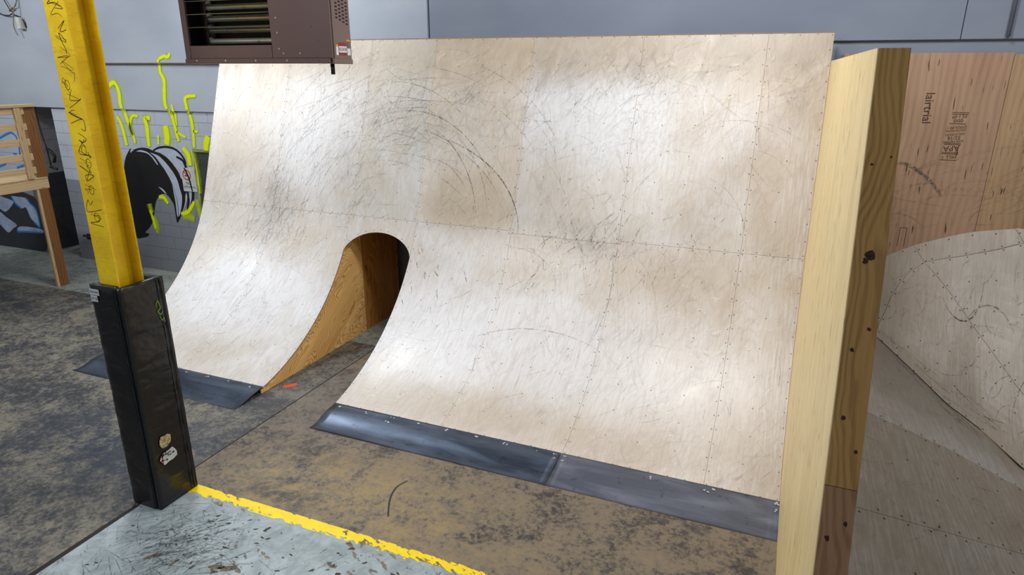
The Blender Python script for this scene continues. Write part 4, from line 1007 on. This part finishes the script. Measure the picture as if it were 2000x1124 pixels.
screws_fn([p for p in along(S1, bowl) + along(S2, bowl) + along(S3, bowl) + along([(.2, .985), (2.5, .985)], bowl, .17, .001) + along([(.85, .02), (2.5, .02)], bowl, .2, .001) + field if okscr(p)], bowl, .0065)
screws_fn(along(L1, bank, .2, .03) + along(L2, bank, .2, .03) + along(CR[1:], bank, .22, .02)[1::2] + [(.45, 1.5), (.8, 1.2), (.95, 1.75), (1.3, 1.15), (.5, .9), (.35, -.5), (.75, -.15), (1.15, .15), (1.5, .45), (.3, -.95), (.9, -.45), (1.3, -.2), (.6, -1.5), (1.0, -1.1), (1.3, -.7)], bank, .0075)
items = []
rnd = random.Random(9)
def item_line(x, s, a, L, bend, wd, al, col=(.04, .038, .036), ok=lambda p: True):
    P = []
    for i in range(9):
        t = i / 8 - .5; aa = a + bend * t; P.append((x + math.cos(aa) * L * t, s + math.sin(aa) * L * t))
    if all(ok(p) for p in P): items.append((P, wd, col, al))
okb = lambda p: .2 < p[0] < 2.5 and .03 < p[1] < .97
for k in range(130): item_line(rnd.uniform(.9, 2.4), rnd.uniform(.1, .9), rnd.uniform(.2, 2.2), rnd.uniform(.08, .4), rnd.uniform(-1.2, 1.2), rnd.uniform(.003, .008), rnd.uniform(.12, .4), ok=okb)
for k in range(45): item_line(rnd.uniform(.8, 1.8), rnd.uniform(.02, .2), rnd.uniform(-.3, .4), rnd.uniform(.08, .3), 0, rnd.uniform(.004, .010), rnd.uniform(.2, .5), ok=okb)
item_line(1.55, .62, .3, .45, 1.4, .012, .7, ok=okb); item_line(1.75, .72, .0, .4, -.8, .01, .5, ok=okb)
scuffs('scuff_marks', items, 0, lambda u, v: tuple(Vector(bowl(u, v)) + Vector((0, -0.0015, 0.0025))), bc)
items = []
okk = lambda p: .2 < p[0] < 1.75 and p[1] < interp(p[0], [q[0] for q in CR], [q[1] for q in CR]) - .03 and p[1] > -2.2
for k in range(140): item_line(rnd.uniform(.2, 1.7), rnd.uniform(-1.8, 2.3), rnd.uniform(-.8, 1.8), rnd.uniform(.05, .35), rnd.uniform(-.4, .4), rnd.uniform(.003, .008), rnd.uniform(.15, .45), ok=okk)
for k in range(120):
    x = rnd.uniform(.9, 1.6); item_line(x, interp(x, [q[0] for q in CR], [q[1] for q in CR]) - rnd.uniform(.03, .30), rnd.uniform(-1.3, -.5), rnd.uniform(.05, .22), 0, rnd.uniform(.006, .02), rnd.uniform(.15, .45), ok=okk)
scuffs('scuff_marks', items, 0, lambda u, v: tuple(Vector(bank(u, v)) + Vector((0.001, 0, 0.002))), bc)
ribbon('crease_line', [([(x, y - .004) for x, y in CR[2:]], 0.03)], plain('crease_dark', lin(58, 54, 50), 0.8), bc, lambda u, v: tuple(Vector(bank(u, v)) + Vector((0.001, 0, 0.003))))  # dark ribbon along the crease between bowl and bank
# wheel marks and print on the pink wall
items = []
okp = lambda p: .2 < p[0] < 2.6 and interp(p[0], TX, TZ) + .02 < p[1] < 3.4
rnd = random.Random(21)
P = smooth_line([(.75, 2.40), (.85, 2.40), (.98, 2.33), (1.12, 2.21), (1.22, 2.08)], 5); items.append((P, .05, (.12, .10, .09), .75))
for k in range(90): item_line(rnd.uniform(.8, 2.4), rnd.uniform(1.6, 2.5), rnd.gauss(.5, .4), rnd.uniform(.2, .8), rnd.uniform(-.9, .3), rnd.uniform(.008, .03), rnd.uniform(.06, .22), (.14, .11, .10), okp)
for k in range(25): item_line(rnd.uniform(1.2, 2.4), rnd.uniform(1.8, 2.9), rnd.gauss(.1, .2), rnd.uniform(.3, .9), rnd.uniform(-.6, .1), rnd.uniform(.01, .04), rnd.uniform(.05, .15), (.16, .13, .12), okp)
scuffs('scuff_marks', items, 0, lambda u, v: (u, YW - 0.0015, v), bc)
M_ink = plain('faded_print_ink', lin(74, 50, 38), 0.8, 0, 0.2)
RU = frame((-1, 0, -0.12), (0.10, 0, -1))
cxs = lambda z: 1.215 + (z - 2.70) * 0.05
for body, z, sz, sx in (('PS 1-09', 2.88, .045, .9), ('000', 2.84, .045, 1.2), ('EXPOSURE 1', 2.775, .036, .8), ('SIZED FOR SPACING', 2.745, .024, .75), ('23/32 CATEGORY', 2.71, .028, .75), ('32/16', 2.675, .05, 1.0), ('RATED SHEATHING', 2.64, .026, .75), ('APA', 2.575, .075, 1.0), ('MILL 1', 2.49, .045, 1.0)):
    textobj('printed_lettering', body, sz, (cxs(z), YW - 0.001, z), RU, M_ink, bc, sx=sx)
bmk = bmesh.new()
for z in (2.915, 2.90, 2.81, 2.622, 2.610, 2.532, 2.52, 2.458): 
    add_box(bmk, cxs(z) - .07, cxs(z) + .07, YW - .0012, YW, z - .0028, z + .0028)
for x in (.905, .965): add_box(bmk, x - .0025, x + .0025, YW - .0012, YW, 1.55, 1.75)
add_box(bmk, .905, .965, YW - .0012, YW, 1.747, 1.752)
bm_obj('printed_bars', bmk, M_ink, bc)['kind'] = 'stuff'
textobj('printed_lettering', 'lairtrial', .11, (.945, YW - 0.001, 2.95), frame((0.03, 0, -1), (1, 0, 0.03)), M_ink, bc, sx=.95)

# ------------------------------------------------------------------ steel column and pad
sc = empty('steel_column', (-4.62, -1.72, 0)); tag(sc, 'yellow steel H-column covered in marker scribbles', 'column')
CX0, CX1, CY0, CY1 = -4.715, -4.525, -1.835, -1.63
box('flange', CX0, CX1, CY0, CY0 + 0.012, 0, 5.8, M_yel, sc, 0.002)
box('flange', CX0, CX1, CY1 - 0.012, CY1, 0, 5.8, M_yel, sc, 0.002)
box('web', (CX0 + CX1) / 2 - 0.005, (CX0 + CX1) / 2 + 0.005, CY0 + 0.012, CY1 - 0.012, 0, 5.8, M_yel, sc)
M_mark = plain('black_marker', lin(40, 34, 14), 0.6)
rnd = random.Random(4); lines = []
z = 3.74
while z > 2.28:
    n = rnd.choice((4, 5, 5, 6)); h = rnd.uniform(.07, .14); P = []
    for i in range(n): P.append((CX0 + .02 + rnd.random() * .15, z - h * i / n + rnd.uniform(-.04, .04)))
    lines.append((P, rnd.uniform(.003, .0055)))
    if rnd.random() < .4: 
        c = (CX0 + rnd.uniform(.06, .13), z - .04); lines.append(([(c[0] + .022 * math.cos(a), c[1] + .03 * math.sin(a)) for a in [k * .9 for k in range(8)]], .004))
    if rnd.random() < .5:
        zz = z - rnd.random() * .05; lines.append(([(CX0 + .05, zz), (CX0 + .15, zz - .03)], .003))
    z -= h * .78
ribbon('marker_scribble', lines, M_mark, sc, lambda a, b: (a, CY0 - 0.0008, b))['label'] = 'black marker tags running down the front flange'
pd = empty('column_pad', (-4.61, -1.72, 0)); tag(pd, 'black vinyl safety padding wrapped around the foot of the yellow column', 'padding')
def pad(x0, x1, y0, y1, z0, z1, seed):
    bm = bmesh.new(); add_box(bm, x0, x1, y0, y1, z0, z1)
    bmesh.ops.subdivide_edges(bm, edges=[e for e in bm.edges if abs(e.verts[0].co.z - e.verts[1].co.z) > .5], cuts=44, use_grid_fill=True)
    bmesh.ops.subdivide_edges(bm, edges=[e for e in bm.edges if abs(e.verts[0].co.z - e.verts[1].co.z) < .001 and e.calc_length() > .1], cuts=9, use_grid_fill=True)
    bmesh.ops.recalc_face_normals(bm, faces=bm.faces)
    cx, cy = (x0 + x1) / 2, (y0 + y1) / 2; r = random.Random(seed); ph = [r.uniform(0, 6) for _ in range(6)]
    for v in bm.verts:
        u = (v.co.x - x0) / (x1 - x0); q = (v.co.y - y0) / (y1 - y0); zz = v.co.z
        edge = min(1, min(zz - z0, z1 - zz) / .02) if z1 > z0 else 1
        a = (math.sin(zz * 23 + ph[0] + u * 3) * .5 + math.sin(zz * 57 + ph[1] + q * 4 + u * 5) * .35 + math.sin(zz * 101 + ph[2]) * .2) * .0042
        bulge = .006 * (1 - (2 * u - 1) ** 4) if (y1 - y0) < (x1 - x0) else .006 * (1 - (2 * q - 1) ** 4)
        if (y1 - y0) < (x1 - x0): v.co.y += (-(a + bulge)) * edge if q < .5 else 0; v.co.x += a * .4 * edge
        else: v.co.x += (a + bulge) * edge if u > .5 else 0; v.co.y += a * .4 * edge
    return bm_obj('pad_panel', bm, M_vin, pd, smooth=False)
PX0, PX1, PY0, PY1, PZ = -4.765, -4.480, -1.880, -1.545, 1.84
T = 0.038
for o in (pad(PX0, PX1 - T - 0.008, PY0, PY0 + T, 0.005, PZ, 1), pad(PX1 - T, PX1, PY0 + 0.006, PY1, 0.005, PZ - 0.01, 2), pad(PX0, PX1, PY1 + 0.001, PY1 + 0.03, 0.005, PZ - .01, 3), pad(PX0 - .002, PX0 + T - .002, PY0 + T + .002, PY1, 0.005, PZ - .01, 4)):
    for p in o.data.polygons: p.use_smooth = True
box('pad_strap', PX1 - T - 0.012, PX1 - T + 0.001, PY0 + 0.012, PY0 + 0.035, 0.01, PZ - 0.02, M_black, pd)
bmz = bmesh.new()
for u in (0.055,): tube_bm(bmz, [(PX1 - T - 0.012, PY0 - 0.004, .02), (PX1 - T - 0.012, PY0 - 0.004, PZ - .01)], .004, 6)
tube_bm(bmz, [(PX1 + 0.006, PY1 - .03, .02), (PX1 + .006, PY1 - .03, PZ - .02)], .003, 6)
tube_bm(bmz, [(PX1 + 0.004, PY0 + .012, .02), (PX1 + .004, PY0 + .012, PZ - .02)], .004, 6)
bm_obj('pad_piping', bmz, M_vin, pd)
M_wlab = plain('label_white', lin(206, 210, 214), 0.5); M_tan = plain('torn_sticker', lin(206, 186, 140), 0.6, 0, 0.35, 50); M_grn = spray('green_marker', lin(120, 160, 60), .8, .3)
box('sticker', PX0 + .006, PX0 + .10, PY0 - .0125, PY0 - .0105, 1.765, 1.81, M_wlab, pd)['label'] = 'white printed label, upper line'
box('sticker', PX0 + .008, PX0 + .075, PY0 - .0125, PY0 - .0105, 1.715, 1.76, M_wlab, pd)['label'] = 'white printed label, lower line'
textobj('lettering', 'BUILDING', .024, (PX0 + .053, PY0 - .0128, 1.787), RW, M_black, pd, sx=.78)
textobj('lettering', 'UP-20', .032, (PX0 + .041, PY0 - .0128, 1.737), RW, M_black, pd, sx=.8)
RS = frame(Y, Z)
def torn(y0, y1, z0, z1, mat, lab):
    r = random.Random(int(z0 * 1000)); P = []
    for k in range(12):
        a = 2 * math.pi * k / 12; cy, cz = (y0 + y1) / 2, (z0 + z1) / 2
        sq = 1 / max(abs(math.cos(a)), abs(math.sin(a))); rr = r.uniform(.75, 1.0) * sq
        P.append((cy + (y1 - y0) / 2 * math.cos(a) * rr, cz + (z1 - z0) / 2 * math.sin(a) * rr))
    bm = bmesh.new(); f = bm.faces.new([bm.verts.new((PX1 + .0135, y, z)) for y, z in P]); e = bmesh.ops.extrude_face_region(bm, geom=[f])
    for v in e['geom']:
        if isinstance(v, bmesh.types.BMVert): v.co.x += .001
    o = bm_obj('sticker', bm, mat, pd); o['label'] = lab
torn(-1.80, -1.69, .50, .61, M_tan, 'torn tan sticker'); torn(-1.82, -1.66, .36, .48, M_wlab, 'peeling white and red sticker')
bmx = bmesh.new()
rs = random.Random(8)
for k in range(16): 
    yy = rs.uniform(-1.81, -1.69); zz = rs.uniform(.38, .47); add_box(bmx, PX1 + .0148, PX1 + .0156, yy, yy + rs.uniform(.008, .03), zz, zz + rs.uniform(.004, .015))
bm_obj('sticker_print', bmx, M_black, pd)
box('sticker_print', PX1 + .0148, PX1 + .0154, -1.80, -1.79, .38, .44, M_red, pd)
ribbon('marker_tag', [([(-1.62, 1.62), (-1.60, 1.66), (-1.585, 1.60), (-1.61, 1.58), (-1.59, 1.55), (-1.57, 1.57)], .012), ([(-1.6, 1.54), (-1.585, 1.50), (-1.57, 1.52), (-1.565, 1.48)], .010)], M_grn, pd, lambda a, b: (PX1 + 0.0125, a, b))['label'] = 'small green marker tag'

# ------------------------------------------------------------------ unit heater
HX0, HX1, HY0, HY1, HZ0, HZ1 = -4.488, -3.177, -1.0, -0.785, 3.333, 4.35
ht = empty('unit_heater', (-3.83, -0.9, HZ0)); tag(ht, 'brown hanging unit heater with horizontal louvres, above the ramp', 'heater')
px = lambda f: HX0 + (HX1 - HX0) * f
LX0, LX1 = -4.437, -3.68
# casing built as panels so that the louvre opening is open
box('front_panel', LX1 + .003, HX1, HY0, HY0 + .02, HZ0 + .035, HZ1, M_heat, ht, .002)['label'] = 'dented brown front panel with white screws'
box('front_frame', HX0, LX0, HY0, HY0 + .02, HZ0 + .035, HZ1, M_heat, ht, .002)
box('front_frame', LX0 + .003, LX1, HY0, HY0 + .02, HZ0 + .035, 3.456, M_heat, ht, .002)
box('front_frame', LX0 + .003, LX1, HY0, HY0 + .02, 4.15, HZ1, M_heat, ht, .002)
box('bottom_rail', HX0 - .003, HX1 - .01, HY0 - .008, HY0 + .018, HZ0, HZ0 + .034, M_heat, ht, .003)
box('casing_side', HX0, HX0 + .012, HY0 + .02, HY1, HZ0 + .01, HZ1, M_heat, ht)
box('casing_back', HX0, HX1, HY1 - .012, HY1, HZ0 + .01, HZ1, M_heat, ht)
box('casing_top', HX0, HX1, HY0, HY1, HZ1, HZ1 + .012, M_heat, ht)
box('casing_bottom', HX0, HX1, HY0 + .02, HY1, HZ0 + .002, HZ0 + .012, M_heat, ht)
box('inner_baffle', LX0 + .01, LX1 + .06, HY0 + .185, HY0 + .19, HZ0 + .05, HZ1 - .02, M_black, ht)
box('inner_baffle', LX1 + .03, LX1 + .04, HY0 + .03, HY0 + .183, HZ0 + .05, HZ1 - .02, M_black, ht)
box('inner_baffle', HX0 + .014, HX0 + .02, HY0 + .03, HY0 + .183, HZ0 + .05, HZ1 - .02, M_black, ht)
box('inner_baffle', LX0 + .01, LX1 + .03, HY0 + .03, HY0 + .183, HZ0 + .05, HZ0 + .06, M_black, ht)
for k in range(7):
    zc = 3.580 + k * .088
    bm = bmesh.new()
    add_box(bm, LX0 + .004, LX1 - .004, 0, .075, -.0015, .0015)
    bmesh.ops.rotate(bm, verts=bm.verts, cent=(0, 0, 0), matrix=Matrix.Rotation(math.radians(8), 3, 'X'))
    bmesh.ops.translate(bm, verts=bm.verts, vec=(0, HY0 + .004, zc))
    bm_obj('louvre_vane', bm, M_vane, ht)
for k in range(9):
    zc = 3.488 + k * .078; r = .021
    tube('heat_tube', smooth_line([(LX0 + .085, HY0 + .16, zc + .035), (LX0 + .085, HY0 + .14, zc + .022), (LX0 + .115, HY0 + .12, zc + .003), (LX0 + .16, HY0 + .11, zc), (LX1 - .1, HY0 + .11, zc), (LX1 + .03, HY0 + .11, zc)], 5), r, M_tube, ht, 12)
# access side, facing right
box('side_door', HX1 - .002, HX1 + .012, HY0 + .012, HY0 + .205, HZ0 + .03, HZ1, M_heat2, ht, .002)['label'] = 'light brown side door with vent slots'
box('side_door_rail', HX1 - .002, HX1 + .014, HY0 + .0, HY0 + .212, HZ0 - .002, HZ0 + .03, M_heat2, ht, .002)
box('side_post', HX1 - .001, HX1 + .004, HY0, HY0 + .012, HZ0 + .03, HZ1, M_heat2, ht)
box('casing_side', HX1 - .012, HX1 - .003, HY0 + .02, HY1, HZ0 + .01, HZ1, M_heat2, ht)
bmv = bmesh.new()
for c in range(4):
    for r_ in range(26):
        y = HY0 + .05 + c * .037; z = 3.62 + r_ * .0225 - c * .012
        if z < HZ1 - .02: add_box(bmv, HX1 + .0118, HX1 + .0135, y, y + .022, z, z + .010)
vs_ = bm_obj('vent_slots', bmv, M_black, ht); vs_['kind'] = 'stuff'
M_maroon = plain('maroon_label', lin(128, 44, 48), 0.5, 0, .05); M_org = plain('orange_label', lin(214, 140, 50), 0.5)
lb = box('maker_label', HX1 + .012, HX1 + .0132, HY0 + .062, HY0 + .150, HZ0 + .055, HZ0 + .135, M_maroon, ht)
box('label_band', HX1 + .0132, HX1 + .0138, HY0 + .062, HY0 + .150, HZ0 + .072, HZ0 + .112, M_wlab, lb)
textobj('lettering', 'REZNOR', .030, (HX1 + .0142, HY0 + .106, HZ0 + .092), RS, M_maroon, lb, sx=.72)
box('info_label', HX1 + .012, HX1 + .0134, HY0 + .030, HY0 + .056, HZ0 + .055, HZ0 + .110, M_wlab, ht)
box('info_label', HX1 + .012, HX1 + .0134, HY0 + .030, HY0 + .056, HZ0 + .112, HZ0 + .122, M_org, ht)['label'] = 'orange strip label'
box('info_label', HX1 + .012, HX1 + .0134, HY0 + .156, HY0 + .192, HZ0 + .055, HZ0 + .100, M_wlab, ht)
box('info_label', HX1 + .012, HX1 + .0134, HY0 + .160, HY0 + .186, HZ0 + .102, HZ0 + .142, plain('grey_label', lin(96, 98, 98), .5), ht)
box('info_label', HX1 + .012, HX1 + .0134, HY0 + .150, HY0 + .190, HZ0 + .145, HZ0 + .156, M_org, ht)['label'] = 'orange strip label'
def screw_caps():
    vs, fs = [], []
    for fx, z in ((.085, HZ0 + .02), (.295, HZ0 + .02), (.505, HZ0 + .02), (.715, HZ0 + .02)): disc(vs, fs, (px(fx), HY0 - .0095, z), X, Z, .007, 8)
    for x, z in ((LX1 + .06, 3.63), (LX1 + .06, 3.535), (LX1 + .065, 3.43), (LX1 + .10, 3.40), (LX1 + .24, 3.40), (LX1 + .05, 3.75), (LX1 + .05, 3.87)): disc(vs, fs, (x, HY0 - .0012, z), X, Z, .006, 8)
    o = meshobj('casing_screws', vs, fs, M_bolt, ht); o['kind'] = 'stuff'
screw_caps()
tube('drain_stub', [(HX1 - .04, HY0 + .05, HZ0 + .005), (HX1 - .04, HY0 + .05, HZ0 - .07)], .014, M_black, ht)
for x in (HX0 + .2, HX1 - .2): tube('hanger_rod', [(x, HY0 + .11, HZ1 + .01), (x, HY0 + .11, 5.8)], .008, M_black, ht)
